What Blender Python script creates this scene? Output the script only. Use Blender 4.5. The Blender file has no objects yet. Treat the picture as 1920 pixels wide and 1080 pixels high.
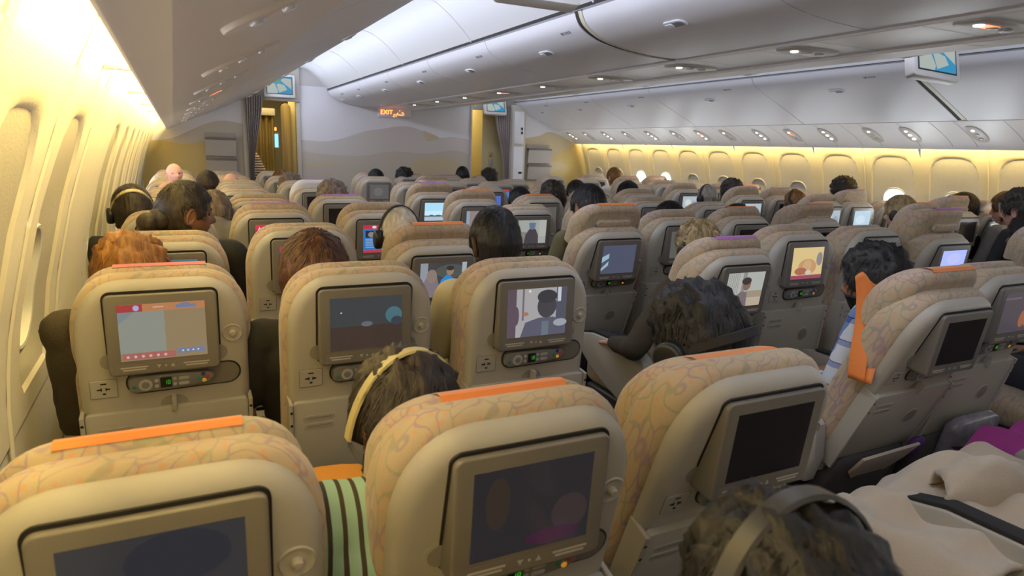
import bpy, bmesh, math, random
from mathutils import Vector, Matrix, Euler, noise
random.seed(7)
PI = math.pi
scene = bpy.context.scene
COL = scene.collection
R_ = math.radians

# ------------------------------------------------------------------ helpers
def link(o):
    COL.objects.link(o); return o

def tag(o, label=None, cat=None, group=None, kind=None):
    if label: o['label'] = label
    if cat: o['category'] = cat
    if group: o['group'] = group
    if kind: o['kind'] = kind
    return o

def empty(name, loc=(0, 0, 0), rz=0.0, label=None, cat=None, group=None, kind=None):
    o = bpy.data.objects.new(name, None); link(o)
    o.location = loc; o.rotation_euler = (0, 0, rz); o.empty_display_size = .05
    return tag(o, label, cat, group, kind)

def obj(name, mesh, mats=None, parent=None, loc=(0, 0, 0), rot=(0, 0, 0)):
    o = bpy.data.objects.new(name, mesh); link(o)
    o.location = loc; o.rotation_euler = rot
    if parent: o.parent = parent
    if mats is not None:
        if not isinstance(mats, (list, tuple)): mats = [mats]
        while len(mesh.materials) < len(mats): mesh.materials.append(mats[len(mesh.materials)])
        for i, m in enumerate(mats):
            if mesh.materials[i] is None: mesh.materials[i] = m
            if mesh.materials[i] != m:
                o.material_slots[i].link = 'OBJECT'; o.material_slots[i].material = m
    return o

def to_mesh(bm, name='m', smooth=True, angle=40):
    bmesh.ops.recalc_face_normals(bm, faces=bm.faces)
    me = bpy.data.meshes.new(name); bm.to_mesh(me); bm.free()
    if smooth:
        me.polygons.foreach_set('use_smooth', [True] * len(me.polygons))
        try: me.set_sharp_from_angle(angle=R_(angle))
        except Exception: pass
    return me

def offset(pts, o):
    if o == 0: return list(pts)
    n = len(pts); out = []
    for i in range(n):
        p0, p1, p2 = Vector(pts[i - 1]), Vector(pts[i]), Vector(pts[(i + 1) % n])
        a = (p1 - p0); b = (p2 - p1)
        if a.length < 1e-9: a = b
        if b.length < 1e-9: b = a
        a.normalize(); b.normalize()
        na, nb = Vector((-a.y, a.x)), Vector((-b.y, b.x))
        m = na + nb
        if m.length < 1e-6: m = na
        m.normalize(); c = max(.4, m.dot(na))
        out.append(tuple(p1 + m * (o / c)))
    return out

def area2(pts):
    return sum(pts[i - 1][0] * pts[i][1] - pts[i][0] * pts[i - 1][1] for i in range(len(pts)))

def slab(bm, pts, y0, y1, r0=.004, r1=.004, seg=3, mi=0, dome0=0., dome1=0., f=None):
    """rounded extrusion of a closed (u,v) outline; f maps (u, depth, v) to xyz"""
    if f is None: f = lambda u, d, v: (u, d, v)
    if area2(pts) < 0: pts = pts[::-1]
    n = len(pts); loops = []
    s = 1 if y1 > y0 else -1
    def ring(off, y): loops.append([bm.verts.new(f(p[0], y, p[1])) for p in offset(pts, off)])
    for k in range(seg + 1):
        a = k / seg * PI / 2
        ring(r0 * (1 - math.sin(a)), y0 + s * r0 * (1 - math.cos(a)))
        if r0 == 0: break
    for k in range(seg + 1):
        a = k / seg * PI / 2
        ring(r1 * (1 - math.cos(a)), y1 - s * r1 * (1 - math.sin(a)))
        if r1 == 0: break
    for a, b in zip(loops, loops[1:]):
        for i in range(n):
            j = (i + 1) % n
            bm.faces.new((a[i], a[j], b[j], b[i])).material_index = mi
    for lp, off, y, dm in ((loops[0], r0, y0, dome0), (loops[-1], r1, y1, dome1)):
        if dm == 0:
            bm.faces.new(lp).material_index = mi; continue
        base = offset(pts, off); cx = sum(p[0] for p in base) / n; cz = sum(p[1] for p in base) / n
        prev = lp
        for t in (.85, .65, .4):
            w = math.sqrt(max(0, 1 - t * t))
            cur = [bm.verts.new(f(cx + (p[0] - cx) * t, y + dm * w, cz + (p[1] - cz) * t)) for p in base]
            for i in range(n):
                j = (i + 1) % n
                bm.faces.new((prev[i], prev[j], cur[j], cur[i])).material_index = mi
            prev = cur
        c = bm.verts.new(f(cx, y + dm, cz))
        for i in range(n): bm.faces.new((prev[i], prev[(i + 1) % n], c)).material_index = mi

def rrect(w, h, r, cx=0, cz=0, n=5):
    pts = []
    for (sx, sz, a0) in ((1, 1, 0), (-1, 1, 90), (-1, -1, 180), (1, -1, 270)):
        for k in range(n + 1):
            a = R_(a0 + 90 * k / n)
            pts.append((cx + sx * (w / 2 - r) + r * math.cos(a), cz + sz * (h / 2 - r) + r * math.sin(a)))
    return pts

def circ(r, cx=0, cz=0, n=20, rz=None):
    rz = rz or r
    return [(cx + r * math.cos(2 * PI * k / n), cz + rz * math.sin(2 * PI * k / n)) for k in range(n)]

def tomb(wb, zt, zb, rx, rz, n=10, wm=None, zm=None):
    """tombstone outline: half width wb, top zt, bottom zb, corner radii rx/rz"""
    pts = [(-wb, zb), (wb, zb)]
    for k in range(n + 1):
        a = k / n * PI / 2
        pts.append((wb - rx + rx * math.cos(a) ** .9, zt - rz + rz * math.sin(a) ** .9))
    for k in range(n, -1, -1):
        a = k / n * PI / 2
        pts.append((-(wb - rx + rx * math.cos(a) ** .9), zt - rz + rz * math.sin(a) ** .9))
    return pts

def box(bm, x0, x1, y0, y1, z0, z1, r=.0, mi=0):
    pts = rrect(x1 - x0, z1 - z0, max(r, 1e-4), (x0 + x1) / 2, (z0 + z1) / 2, 3 if r else 1)
    slab(bm, pts, y0, y1, r, r, 2, mi)

def poly(bm, pts3, mi=0):
    fc = bm.faces.new([bm.verts.new(p) for p in pts3]); fc.material_index = mi; return fc

def tube(bm, path, rad, n=10, mi=0, caps=True):
    path = [Vector(p) for p in path]; rings = []
    if not isinstance(rad, (list, tuple)): rad = [rad] * len(path)
    up = Vector((0, 0, 1))
    for i, p in enumerate(path):
        d = (path[min(i + 1, len(path) - 1)] - path[max(i - 1, 0)]).normalized()
        u = d.cross(up)
        if u.length < 1e-3: u = d.cross(Vector((0, 1, 0)))
        u.normalize(); v = u.cross(d)
        rings.append([bm.verts.new(p + (u * math.cos(2 * PI * k / n) + v * math.sin(2 * PI * k / n)) * rad[i]) for k in range(n)])
    for a, b in zip(rings, rings[1:]):
        for k in range(n):
            bm.faces.new((a[k], a[(k + 1) % n], b[(k + 1) % n], b[k])).material_index = mi
    if caps:
        bm.faces.new(rings[0]).material_index = mi; bm.faces.new(rings[-1]).material_index = mi

def ellip(bm, c, r, u=16, v=10, mi=0, M=None):
    c = Vector(c)
    rows = []
    for j in range(v + 1):
        t = PI * j / v
        if j in (0, v):
            p = Vector((0, 0, r[2] * math.cos(t))); p = (M @ p if M else p)
            rows.append([bm.verts.new(c + p)])
        else:
            row = []
            for i in range(u):
                a = 2 * PI * i / u
                p = Vector((r[0] * math.sin(t) * math.cos(a), r[1] * math.sin(t) * math.sin(a), r[2] * math.cos(t)))
                row.append(bm.verts.new(c + (M @ p if M else p)))
            rows.append(row)
    for a, b in zip(rows, rows[1:]):
        for i in range(u):
            j = (i + 1) % u
            if len(a) == 1: fc = bm.faces.new((a[0], b[i], b[j]))
            elif len(b) == 1: fc = bm.faces.new((a[i], b[0], a[j]))
            else: fc = bm.faces.new((a[i], b[i], b[j], a[j]))
            fc.material_index = mi

# ------------------------------------------------------------------ materials
def nd(nt, typ, loc=(0, 0), **kw):
    n = nt.nodes.new(typ); n.location = loc
    for k, v in kw.items():
        if hasattr(n, k): setattr(n, k, v)
        else: n.inputs[k].default_value = v
    return n

def mat(name, col, rough=.5, spec=.5, metal=0., emit=None, estr=0., bump=0., bscale=200., var=0., vscale=3., coat=0., alpha=1., trans=0., sheen=0.):
    m = bpy.data.materials.new(name); m.use_nodes = True
    nt = m.node_tree; b = nt.nodes['Principled BSDF']
    b.inputs['Base Color'].default_value = (*col, 1)
    b.inputs['Roughness'].default_value = rough
    b.inputs['Metallic'].default_value = metal
    b.inputs['Specular IOR Level'].default_value = spec
    b.inputs['Coat Weight'].default_value = coat
    b.inputs['Alpha'].default_value = alpha
    b.inputs['Transmission Weight'].default_value = trans
    b.inputs['Sheen Weight'].default_value = sheen
    if emit: b.inputs['Emission Color'].default_value = (*emit, 1); b.inputs['Emission Strength'].default_value = estr
    if bump or var:
        tc = nd(nt, 'ShaderNodeTexCoord')
        if bump:
            nz = nd(nt, 'ShaderNodeTexNoise'); nz.inputs['Scale'].default_value = bscale; nz.inputs['Detail'].default_value = 3
            bp = nd(nt, 'ShaderNodeBump'); bp.inputs['Strength'].default_value = bump; bp.inputs['Distance'].default_value = .004
            nt.links.new(tc.outputs['Object'], nz.inputs['Vector']); nt.links.new(nz.outputs['Fac'], bp.inputs['Height'])
            nt.links.new(bp.outputs['Normal'], b.inputs['Normal'])
        if var:
            n2 = nd(nt, 'ShaderNodeTexNoise'); n2.inputs['Scale'].default_value = vscale; n2.inputs['Detail'].default_value = 4
            mx = nd(nt, 'ShaderNodeMixRGB'); mx.blend_type = 'MIX'
            mx.inputs[1].default_value = (*[c * (1 - var) for c in col], 1); mx.inputs[2].default_value = (*[min(1, c * (1 + var)) for c in col], 1)
            nt.links.new(tc.outputs['Object'], n2.inputs['Vector']); nt.links.new(n2.outputs['Fac'], mx.inputs[0])
            nt.links.new(mx.outputs[0], b.inputs['Base Color'])
    return m

def emis(name, col, s=1.):
    """a lit display: emission plus glossy glass face"""
    return mat(name, (.01, .01, .01), .12, .5, emit=col, estr=s)

def ramp(nt, stops, interp='LINEAR'):
    r = nt.nodes.new('ShaderNodeValToRGB'); r.color_ramp.interpolation = interp
    el = r.color_ramp.elements
    while len(el) > 1: el.remove(el[-1])
    el[0].position = stops[0][0]; el[0].color = (*stops[0][1], 1)
    for p, c in stops[1:]:
        e = el.new(p); e.color = (*c, 1)
    return r

def fabric_mat(name, base, line, dot, green):
    m = bpy.data.materials.new(name); m.use_nodes = True; nt = m.node_tree; L = nt.links.new
    b = nt.nodes['Principled BSDF']; b.inputs['Roughness'].default_value = .9; b.inputs['Specular IOR Level'].default_value = .15
    b.inputs['Sheen Weight'].default_value = .25
    tc = nd(nt, 'ShaderNodeTexCoord')
    mp = nd(nt, 'ShaderNodeMapping'); mp.inputs['Scale'].default_value = (1, 1, .42)
    L(tc.outputs['Object'], mp.inputs['Vector'])
    nz = nd(nt, 'ShaderNodeTexNoise'); nz.inputs['Scale'].default_value = 7
    L(mp.outputs[0], nz.inputs['Vector'])
    va = nd(nt, 'ShaderNodeVectorMath'); va.operation = 'MULTIPLY_ADD'
    va.inputs[1].default_value = (.24, .24, .24)
    L(nz.outputs['Color'], va.inputs[0]); L(mp.outputs[0], va.inputs[2])
    vo = nd(nt, 'ShaderNodeTexVoronoi'); vo.feature = 'DISTANCE_TO_EDGE'; vo.inputs['Scale'].default_value = 27
    L(va.outputs[0], vo.inputs['Vector'])
    r1 = ramp(nt, [(0, (1, 1, 1)), (.03, (1, 1, 1)), (.075, (0, 0, 0))]); L(vo.outputs['Distance'], r1.inputs[0])
    v2 = nd(nt, 'ShaderNodeTexVoronoi'); v2.inputs['Scale'].default_value = 60
    L(tc.outputs['Object'], v2.inputs['Vector'])
    r2 = ramp(nt, [(0, (1, 1, 1)), (.22, (1, 1, 1)), (.36, (0, 0, 0))]); L(v2.outputs['Distance'], r2.inputs[0])
    n3 = nd(nt, 'ShaderNodeTexNoise'); n3.inputs['Scale'].default_value = 11; L(tc.outputs['Object'], n3.inputs['Vector'])
    r3 = ramp(nt, [(.42, (0, 0, 0)), (.56, (1, 1, 1))]); L(n3.outputs['Fac'], r3.inputs[0])
    mA = nd(nt, 'ShaderNodeMixRGB'); mA.inputs[1].default_value = (*line, 1); mA.inputs[2].default_value = (*green, 1); L(r3.outputs[0], mA.inputs[0])
    m1 = nd(nt, 'ShaderNodeMixRGB'); m1.inputs[1].default_value = (*base, 1); m1.inputs[2].default_value = (*dot, 1)
    mul = nd(nt, 'ShaderNodeMath'); mul.operation = 'MULTIPLY'; mul.inputs[1].default_value = .6
    L(r2.outputs[0], mul.inputs[0]); L(mul.outputs[0], m1.inputs[0])
    m2 = nd(nt, 'ShaderNodeMixRGB'); L(m1.outputs[0], m2.inputs[1]); L(mA.outputs[0], m2.inputs[2])
    mu2 = nd(nt, 'ShaderNodeMath'); mu2.operation = 'MULTIPLY'; mu2.inputs[1].default_value = .65
    L(r1.outputs[0], mu2.inputs[0]); L(mu2.outputs[0], m2.inputs[0])
    L(m2.outputs[0], b.inputs['Base Color'])
    nb = nd(nt, 'ShaderNodeTexNoise'); nb.inputs['Scale'].default_value = 500; L(tc.outputs['Object'], nb.inputs['Vector'])
    bp = nd(nt, 'ShaderNodeBump'); bp.inputs['Strength'].default_value = .25; bp.inputs['Distance'].default_value = .002
    L(nb.outputs['Fac'], bp.inputs['Height']); L(bp.outputs[0], b.inputs['Normal'])
    return m

def stripes_mat(name, cols, scale, axis=0, second=None):
    """woven stripes (second set of bands makes a check)"""
    m = bpy.data.materials.new(name); m.use_nodes = True; nt = m.node_tree; L = nt.links.new
    b = nt.nodes['Principled BSDF']; b.inputs['Roughness'].default_value = .9; b.inputs['Specular IOR Level'].default_value = .1
    tc = nd(nt, 'ShaderNodeTexCoord'); sep = nd(nt, 'ShaderNodeSeparateXYZ'); L(tc.outputs['Object'], sep.inputs[0])
    def band(ax, sc, stops):
        mu = nd(nt, 'ShaderNodeMath'); mu.operation = 'MULTIPLY'; mu.inputs[1].default_value = sc; L(sep.outputs[ax], mu.inputs[0])
        fr = nd(nt, 'ShaderNodeMath'); fr.operation = 'FRACT'; L(mu.outputs[0], fr.inputs[0])
        r = ramp(nt, stops, 'CONSTANT'); L(fr.outputs[0], r.inputs[0]); return r
    r = band(axis, scale, cols); out = r.outputs[0]
    if second:
        r2 = band(second[0], second[1], second[2])
        mx = nd(nt, 'ShaderNodeMixRGB'); mx.blend_type = 'MULTIPLY'; mx.inputs[0].default_value = 1
        L(out, mx.inputs[1]); L(r2.outputs[0], mx.inputs[2]); out = mx.outputs[0]
    L(out, b.inputs['Base Color'])
    return m

def hair_mat(name, dark, light, rough=.52):
    m = bpy.data.materials.new(name); m.use_nodes = True; nt = m.node_tree; L = nt.links.new
    b = nt.nodes['Principled BSDF']; b.inputs['Roughness'].default_value = rough; b.inputs['Specular IOR Level'].default_value = .45
    tc = nd(nt, 'ShaderNodeTexCoord'); mp = nd(nt, 'ShaderNodeMapping'); mp.inputs['Scale'].default_value = (70, 45, 8)
    nz = nd(nt, 'ShaderNodeTexNoise'); nz.inputs['Scale'].default_value = 1.; nz.inputs['Detail'].default_value = 4
    L(tc.outputs['Object'], mp.inputs[0]); L(mp.outputs[0], nz.inputs['Vector'])
    r = ramp(nt, [(.35, dark), (.7, light)]); L(nz.outputs['Fac'], r.inputs[0]); L(r.outputs[0], b.inputs['Base Color'])
    bp = nd(nt, 'ShaderNodeBump'); bp.inputs['Strength'].default_value = .6; bp.inputs['Distance'].default_value = .01
    L(nz.outputs['Fac'], bp.inputs['Height']); L(bp.outputs[0], b.inputs['Normal'])
    return m

M = {}
M['shell'] = mat('seat_plastic', (.43, .405, .35), .42, .4, bump=.05, bscale=900)
M['trim'] = mat('seat_plastic_grey', (.28, .26, .23), .45)
M['fabric'] = fabric_mat('seat_fabric', (.47, .375, .26), (.31, .215, .30), (.58, .30, .15), (.27, .30, .20))
M['bezel'] = mat('monitor_plastic', (.18, .165, .145), .38, .45, bump=.03, bscale=900)
M['recess'] = mat('recess_shade_dark', (.012, .011, .012), .6)
M['glass_off'] = mat('screen_off', (.022, .020, .022), .13, .5, var=.5, vscale=6)
M['handset'] = mat('handset_grey', (.20, .195, .19), .35)
M['black'] = mat('black_plastic', (.012, .012, .013), .4)
M['blackpad'] = mat('black_pad', (.018, .017, .018), .75)
M['metal'] = mat('brushed_metal', (.5, .5, .5), .35, metal=1)
M['darkmetal'] = mat('dark_metal', (.15, .15, .16), .45, metal=.8)
M['btn'] = mat('button_white', (.42, .42, .41), .4)
M['print'] = mat('print_pale', (.48, .45, .40), .6)
M['orange_btn'] = emis('button_orange', (1., .42, .03), .42)
M['green_lcd'] = emis('lcd_green', (.1, .9, .05), .32)
M['teal_btn'] = mat('button_teal', (.02, .22, .16), .4)
M['red_btn'] = mat('button_red', (.5, .06, .04), .4)
M['blue_btn'] = mat('button_blue', (.03, .04, .3), .4)
M['tab_o'] = mat('antimacassar_orange', (.80, .24, .05), .55, .35, bump=.2, bscale=60, sheen=.2)
M['tab_p'] = mat('antimacassar_pink', (.62, .22, .24), .7, .3)
M['tab_v'] = mat('antimacassar_violet', (.45, .20, .45), .7, .3)
M['white_cover'] = mat('headrest_white', (.78, .78, .82), .85, .2)
M['pocket'] = mat('pocket_mesh', (.085, .075, .075), .85, bump=.3, bscale=300)
M['paper'] = mat('paper_cream', (.62, .53, .44), .7)
M['plasticbag'] = mat('clear_bag', (.30, .29, .33), .22, .6, alpha=.75, var=.6, vscale=25)
M['violet'] = mat('violet_fabric', (.10, .04, .20), .8)
M['magenta'] = mat('magenta_cloth', (.42, .05, .30), .8, var=.2, vscale=8)
M['wall'] = mat('wall_panel', (.68, .62, .47), .62, .3, bump=.18, bscale=120, var=.05, vscale=30)
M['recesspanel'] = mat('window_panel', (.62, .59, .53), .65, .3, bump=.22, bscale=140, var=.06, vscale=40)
M['recesspanel_left'] = mat('window_panel_left_shaded', (.47, .43, .33), .65, .3, bump=.22, bscale=140, var=.06, vscale=40)  # darkened copy: recess shade on the left put into the colour
M['strip'] = mat('joint_strip', (.72, .66, .50), .35, .5)
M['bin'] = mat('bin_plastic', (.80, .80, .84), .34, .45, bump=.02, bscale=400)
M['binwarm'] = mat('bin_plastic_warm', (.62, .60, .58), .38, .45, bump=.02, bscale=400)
M['ceil'] = mat('ceiling_panel', (.74, .74, .74), .45, .4)
M['seam'] = mat('seam_dark', (.03, .03, .032), .7)
M['seamgrey'] = mat('seam_grey', (.28, .28, .30), .5)
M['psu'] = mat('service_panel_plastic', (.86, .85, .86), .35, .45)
M['psu_left'] = mat('service_panel_left_dimmed', (.60, .54, .46), .4, .45)  # left copy of the strip plastic, darkened because lamp light overexposes it
M['psuoval'] = mat('service_oval', (.55, .52, .49), .35, .5)
M['lens'] = emis('reading_lens', (1, .97, .9), 3.0)
M['lens_off'] = mat('reading_lens_off', (.55, .55, .55), .15, .7)
M['red_sign'] = emis('no_smoking_red', (1., .16, .06), 2.6)
M['exit_red'] = emis('exit_red', (1., .22, .05), 4.0)
M['mural_sky'] = mat('mural_sky', (.84, .83, .87), .5, .3)
M['mural_far'] = mat('mural_far_dune', (.68, .64, .62), .5, .3)
M['mural_dune'] = mat('mural_dune', (.62, .57, .50), .5, .3)
M['mural_sand'] = mat('mural_sand', (.66, .57, .38), .5, .3)
M['mural_side'] = mat('mural_side_sand', (.66, .54, .25), .5, .3)
M['jamb'] = mat('door_jamb', (.55, .52, .47), .5)
M['galley'] = mat('galley_wall', (.62, .54, .30), .5)
M['curtain'] = mat('curtain_cloth', (.46, .41, .40), .85, .2, bump=.2, bscale=300)
M['carpet'] = mat('carpet_floor', (.07, .055, .06), .95, .1, bump=.5, bscale=500, var=.3, vscale=60)
M['rack'] = mat('rack_plastic', (.48, .45, .43), .5)
M['rackdark'] = mat('rack_slot_shade', (.19, .17, .16), .6)
M['blanket'] = mat('blanket_cream', (.50, .41, .30), .95, .1, bump=.5, bscale=250, var=.12, vscale=12, sheen=.5)
M['pillow'] = mat('pillow_orange', (.62, .26, .03), .85, bump=.2, bscale=200)
M['window_glow'] = mat('bright_sky_pane', (.8, .85, .9), .3, emit=(.85, .93, 1.), estr=9.)
M['shade'] = mat('window_shade', (.60, .57, .52), .6)
M['winframe'] = mat('window_bezel', (.66, .64, .58), .4)
M['cove'] = mat('cove_lamp', (1, .9, .6), .5, emit=(1., .78, .34), estr=1.)
M['eye'] = mat('eye_dark', (.015, .01, .01), .15)
# ------------------------------------------------------------------ camera
F_PX = 1247.17; YAW = R_(26.4395); PITCH = R_(11.7862); ROLL = R_(1.8889); CZ = 1.48
cy, sy, cp, sp = math.cos(YAW), math.sin(YAW), math.cos(PITCH), math.sin(PITCH)
fwd = Vector((sy * cp, cy * cp, -sp)); rt = Vector((cy, -sy, 0)); up = rt.cross(fwd)
r2 = rt * math.cos(ROLL) + up * math.sin(ROLL); u2 = r2.cross(fwd)
cam = bpy.data.cameras.new('camera'); co = link(bpy.data.objects.new('camera', cam))
co.matrix_world = Matrix(((r2.x, u2.x, -fwd.x, 0), (r2.y, u2.y, -fwd.y, 0), (r2.z, u2.z, -fwd.z, CZ), (0, 0, 0, 1)))
cam.sensor_width = 36; cam.lens = F_PX / 1920 * 36; cam.clip_start = .02
cam.dof.use_dof = True; cam.dof.focus_distance = 2.6; cam.dof.aperture_fstop = 6.3
scene.camera = co

# ================================================================== THE CABIN SHELL
YB0, YB1 = -1.6, 9.3          # rear end and front bulkhead
CX2 = 5.56                    # left x + right x of the cross-section
def lerp_tab(tab, z):
    for (z0, x0), (z1, x1) in zip(tab, tab[1:]):
        if z <= z1: return x0 + (x1 - x0) * (z - z0) / (z1 - z0)
    return tab[-1][1]
WTAB = [(0, -.30), (.5, -.385), (.9, -.375), (1.05, -.355), (1.3, -.295), (1.5, -.228), (1.6, -.185), (1.75, -.115), (1.9, -.03), (2.08, .09)]
def wallx(side, z, y):
    x = lerp_tab(WTAB, z)
    return x - .006 * max(0, y) if side < 0 else CX2 - x
ZR = (.78, 1.62)
def radial_rect(cy, hy, cz, z0, z1, ang):
    c, s = math.cos(ang), math.sin(ang)
    ts = []
    if abs(c) > 1e-6: ts.append(hy / abs(c))
    if s > 1e-6: ts.append((z1 - cz) / s)
    if s < -1e-6: ts.append((cz - z0) / -s)
    t = min(ts); return (cy + c * t, cz + s * t)
def radial_pts(outline, cy, cz, angs):
    n = len(outline); out = []
    for a in angs:
        d = Vector((math.cos(a), math.sin(a))); best = None
        for i in range(n):
            p = Vector(outline[i]) - Vector((cy, cz)); q = Vector(outline[(i + 1) % n]) - Vector((cy, cz))
            e = q - p; den = d.x * e.y - d.y * e.x
            if abs(den) < 1e-12: continue
            t = (p.x * e.y - p.y * e.x) / den; u = (p.x * d.y - p.y * d.x) / den
            if t > 0 and -1e-6 <= u <= 1 + 1e-6 and (best is None or t < best): best = t
        out.append((cy + d.x * best, cz + d.y * best))
    return out
def recess_outline(c):
    pts = []
    for k in range(13):
        a = PI * k / 12
        pts.append((c + .205 * math.copysign(abs(math.cos(a)) ** .62, math.cos(a)), 1.34 + .195 * abs(math.sin(a)) ** .75))
    pts += [(c - .215, 1.1), (c - .215, .90), (c - .17, .84), (c + .17, .84), (c + .215, .90), (c + .215, 1.1)]
    return pts
NW = 44
def build_wall(side, centres, half, blanks, yends):
    bm = bmesh.new()
    P = lambda y, z, o=0: (wallx(side, z, y) + side * o, y, z)
    def grid(ya, yb, za, zb, nz):
        for i in range(nz):
            z0, z1 = za + (zb - za) * i / nz, za + (zb - za) * (i + 1) / nz
            poly(bm, [P(ya, z0), P(yb, z0), P(yb, z1), P(ya, z1)])
    grid(yends[0], yends[1], 0, ZR[0], 5); grid(yends[0], yends[1], ZR[1], 2.08, 8)
    for c in centres:
        y0, y1 = max(yends[0], c - half), min(yends[1], c + half)
        if c in blanks or y1 - c < .24 or c - y0 < .24:
            grid(y0, y1, ZR[0], ZR[1], 12); continue
        cz = 1.15; angs = [2 * PI * (k + .5) / NW for k in range(NW)]
        inner = radial_pts(recess_outline(c), c, cz, angs)
        outer = [radial_rect(c, half, cz, ZR[0], ZR[1], a) for a in angs]
        loops = []
        for t in (0, .33, .66, 1.0):
            loops.append([bm.verts.new(P(o[0] + (i[0] - o[0]) * t, o[1] + (i[1] - o[1]) * t)) for o, i in zip(outer, inner)])
        loops.append([bm.verts.new(P(c + (i[0] - c) * .97, cz + (i[1] - cz) * .97, .010)) for i in inner])
        for a, b in zip(loops, loops[1:]):
            for k in range(NW):
                j = (k + 1) % NW; bm.faces.new((a[k], a[j], b[j], b[k]))
        # corners that the radial ring misses
        for sy in (-1, 1):
            for zz in ZR:
                corner = (c + sy * half, zz)
                best = sorted(range(NW), key=lambda k: (outer[k][0] - corner[0]) ** 2 + (outer[k][1] - corner[1]) ** 2)[:2]
                bm.faces.new((bm.verts.new(P(*corner)), loops[0][best[0]], loops[0][best[1]]))
    bmesh.ops.remove_doubles(bm, verts=bm.verts, dist=.0004)
    return to_mesh(bm, 'wall', angle=30)
def window_parts(n, side, c, glow):
    root = empty('window_%d' % n, (wallx(side, 1.1, c), c, 1.1), kind='structure',
                 label='%s-side cabin window recess with %s' % ('port' if side < 0 else 'starboard', 'bright open pane' if glow else 'shade pulled down'), cat='window')
    B = root.location
    P = lambda y, z, o: (wallx(side, z, y) + side * o - B.x, y - B.y, z - B.z)
    cz = 1.08; angs = [2 * PI * (k + .5) / NW for k in range(NW)]
    rec = [(c + (p[0] - c) * .97, 1.15 + (p[1] - 1.15) * .97) for p in radial_pts(recess_outline(c), c, cz, angs)]
    opn = radial_pts(rrect(.235, .335, .10, c, cz, 8), c, cz, angs)
    bm = bmesh.new(); loops = []
    for t in (0, .3, .65, 1): loops.append([bm.verts.new(P(r[0] + (o[0] - r[0]) * t, r[1] + (o[1] - r[1]) * t, (.0095 + .0235 * t))) for r, o in zip(rec, opn)])
    for a, b in zip(loops, loops[1:]):
        for k in range(NW): j = (k + 1) % NW; bm.faces.new((a[k], a[j], b[j], b[k]))
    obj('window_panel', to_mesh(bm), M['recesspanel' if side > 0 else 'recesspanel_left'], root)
    bm = bmesh.new(); loops = []
    for s, o in ((1.0, .033), (.97, .024), (.92, .026), (.89, .045), (.88, .07)):
        loops.append([bm.verts.new(P(c + (p[0] - c) * s, cz + (p[1] - cz) * s, o)) for p in opn])
    for a, b in zip(loops, loops[1:]):
        for k in range(NW): j = (k + 1) % NW; bm.faces.new((a[k], a[j], b[j], b[k]))
    obj('window_frame', to_mesh(bm), M['winframe'], root)
    bm = bmesh.new()
    bm.faces.new([bm.verts.new(P(c + (p[0] - c) * .9, cz + (p[1] - cz) * .9, .062 if glow else .048)) for p in opn])
    obj('pane' if glow else 'shade', to_mesh(bm), M['window_glow'] if glow else M['shade'], root)
    if glow == 2:   # shade a little way down
        bm = bmesh.new(); bm.faces.new([bm.verts.new(P(c + (p[0] - c) * .9, max(cz + (p[1] - cz) * .9, cz + .10), .050)) for p in opn])
        obj('shade', to_mesh(bm), M['shade'], root)
LW = [-1.38 + .7 * k for k in range(16)]
tag(obj('wall_left', build_wall(-1, LW, .35, [LW[6]], (YB0, YB1)), M['wall']), 'cream textured left cabin side wall with window recesses', 'wall', kind='structure')
RW = [-1.49 + .55 * k for k in range(20)]
tag(obj('wall_right', build_wall(1, RW, .275, [], (YB0, YB1)), M['wall']), 'cream textured right cabin side wall with window recesses', 'wall', kind='structure')
wn = 1
for k, c in enumerate(LW):
    if k == 6 or c < .2 or c > 9: continue
    window_parts(wn, -1, c, 1 if c > 4.9 else 0); wn += 1
for c in RW:
    if c < 2 or c > 9.06: continue
    window_parts(wn, 1, c, 1 if abs(c - 7.86) < .1 or abs(c - 7.31) < .1 or abs(c - 4.01) < .1 else 2 if abs(c - 3.46) < .1 else 0); wn += 1
# joint strips between wall panels
def wall_strip(side, y, w, n):
    bm = bmesh.new(); zs = [.05 + 1.95 * k / 24 for k in range(25)]
    prof = [(-w / 2, 0), (-w / 4, .006), (w / 4, .006), (w / 2, 0)]
    rows = [[bm.verts.new((wallx(side, z, y) - side * (o + .0005), y + d, z)) for d, o in prof] for z in zs]
    for a, b in zip(rows, rows[1:]):
        for k in range(3): bm.faces.new((a[k], a[k + 1], b[k + 1], b[k]))
    tag(obj('trim_%d' % n, to_mesh(bm), M['strip']), 'narrow %s wall joint strip' % ('left' if side < 0 else 'right'), 'trim', kind='structure')
tn = 1
for k, c in enumerate(LW[2:-1]):
    if k % 2 == 1 or c < 2.5: wall_strip(-1, c + .35, .02, tn); tn += 1
for k, c in enumerate(RW[5:-1]):
    if k % 2: wall_strip(1, c + .275, .012, tn); tn += 1
# floor
bm = bmesh.new(); box(bm, -.6, 6.2, YB0, 13, -.05, 0)
tag(obj('floor', to_mesh(bm), M['carpet']), 'dark carpeted cabin floor', 'floor', kind='structure')
bm = bmesh.new(); poly(bm, [(-.6, YB0, 0), (6.2, YB0, 0), (6.2, YB0, 2.6), (-.6, YB0, 2.6)])
tag(obj('wall_back', to_mesh(bm), M['wall']), 'plain wall behind the viewer', 'wall', kind='structure')

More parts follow.
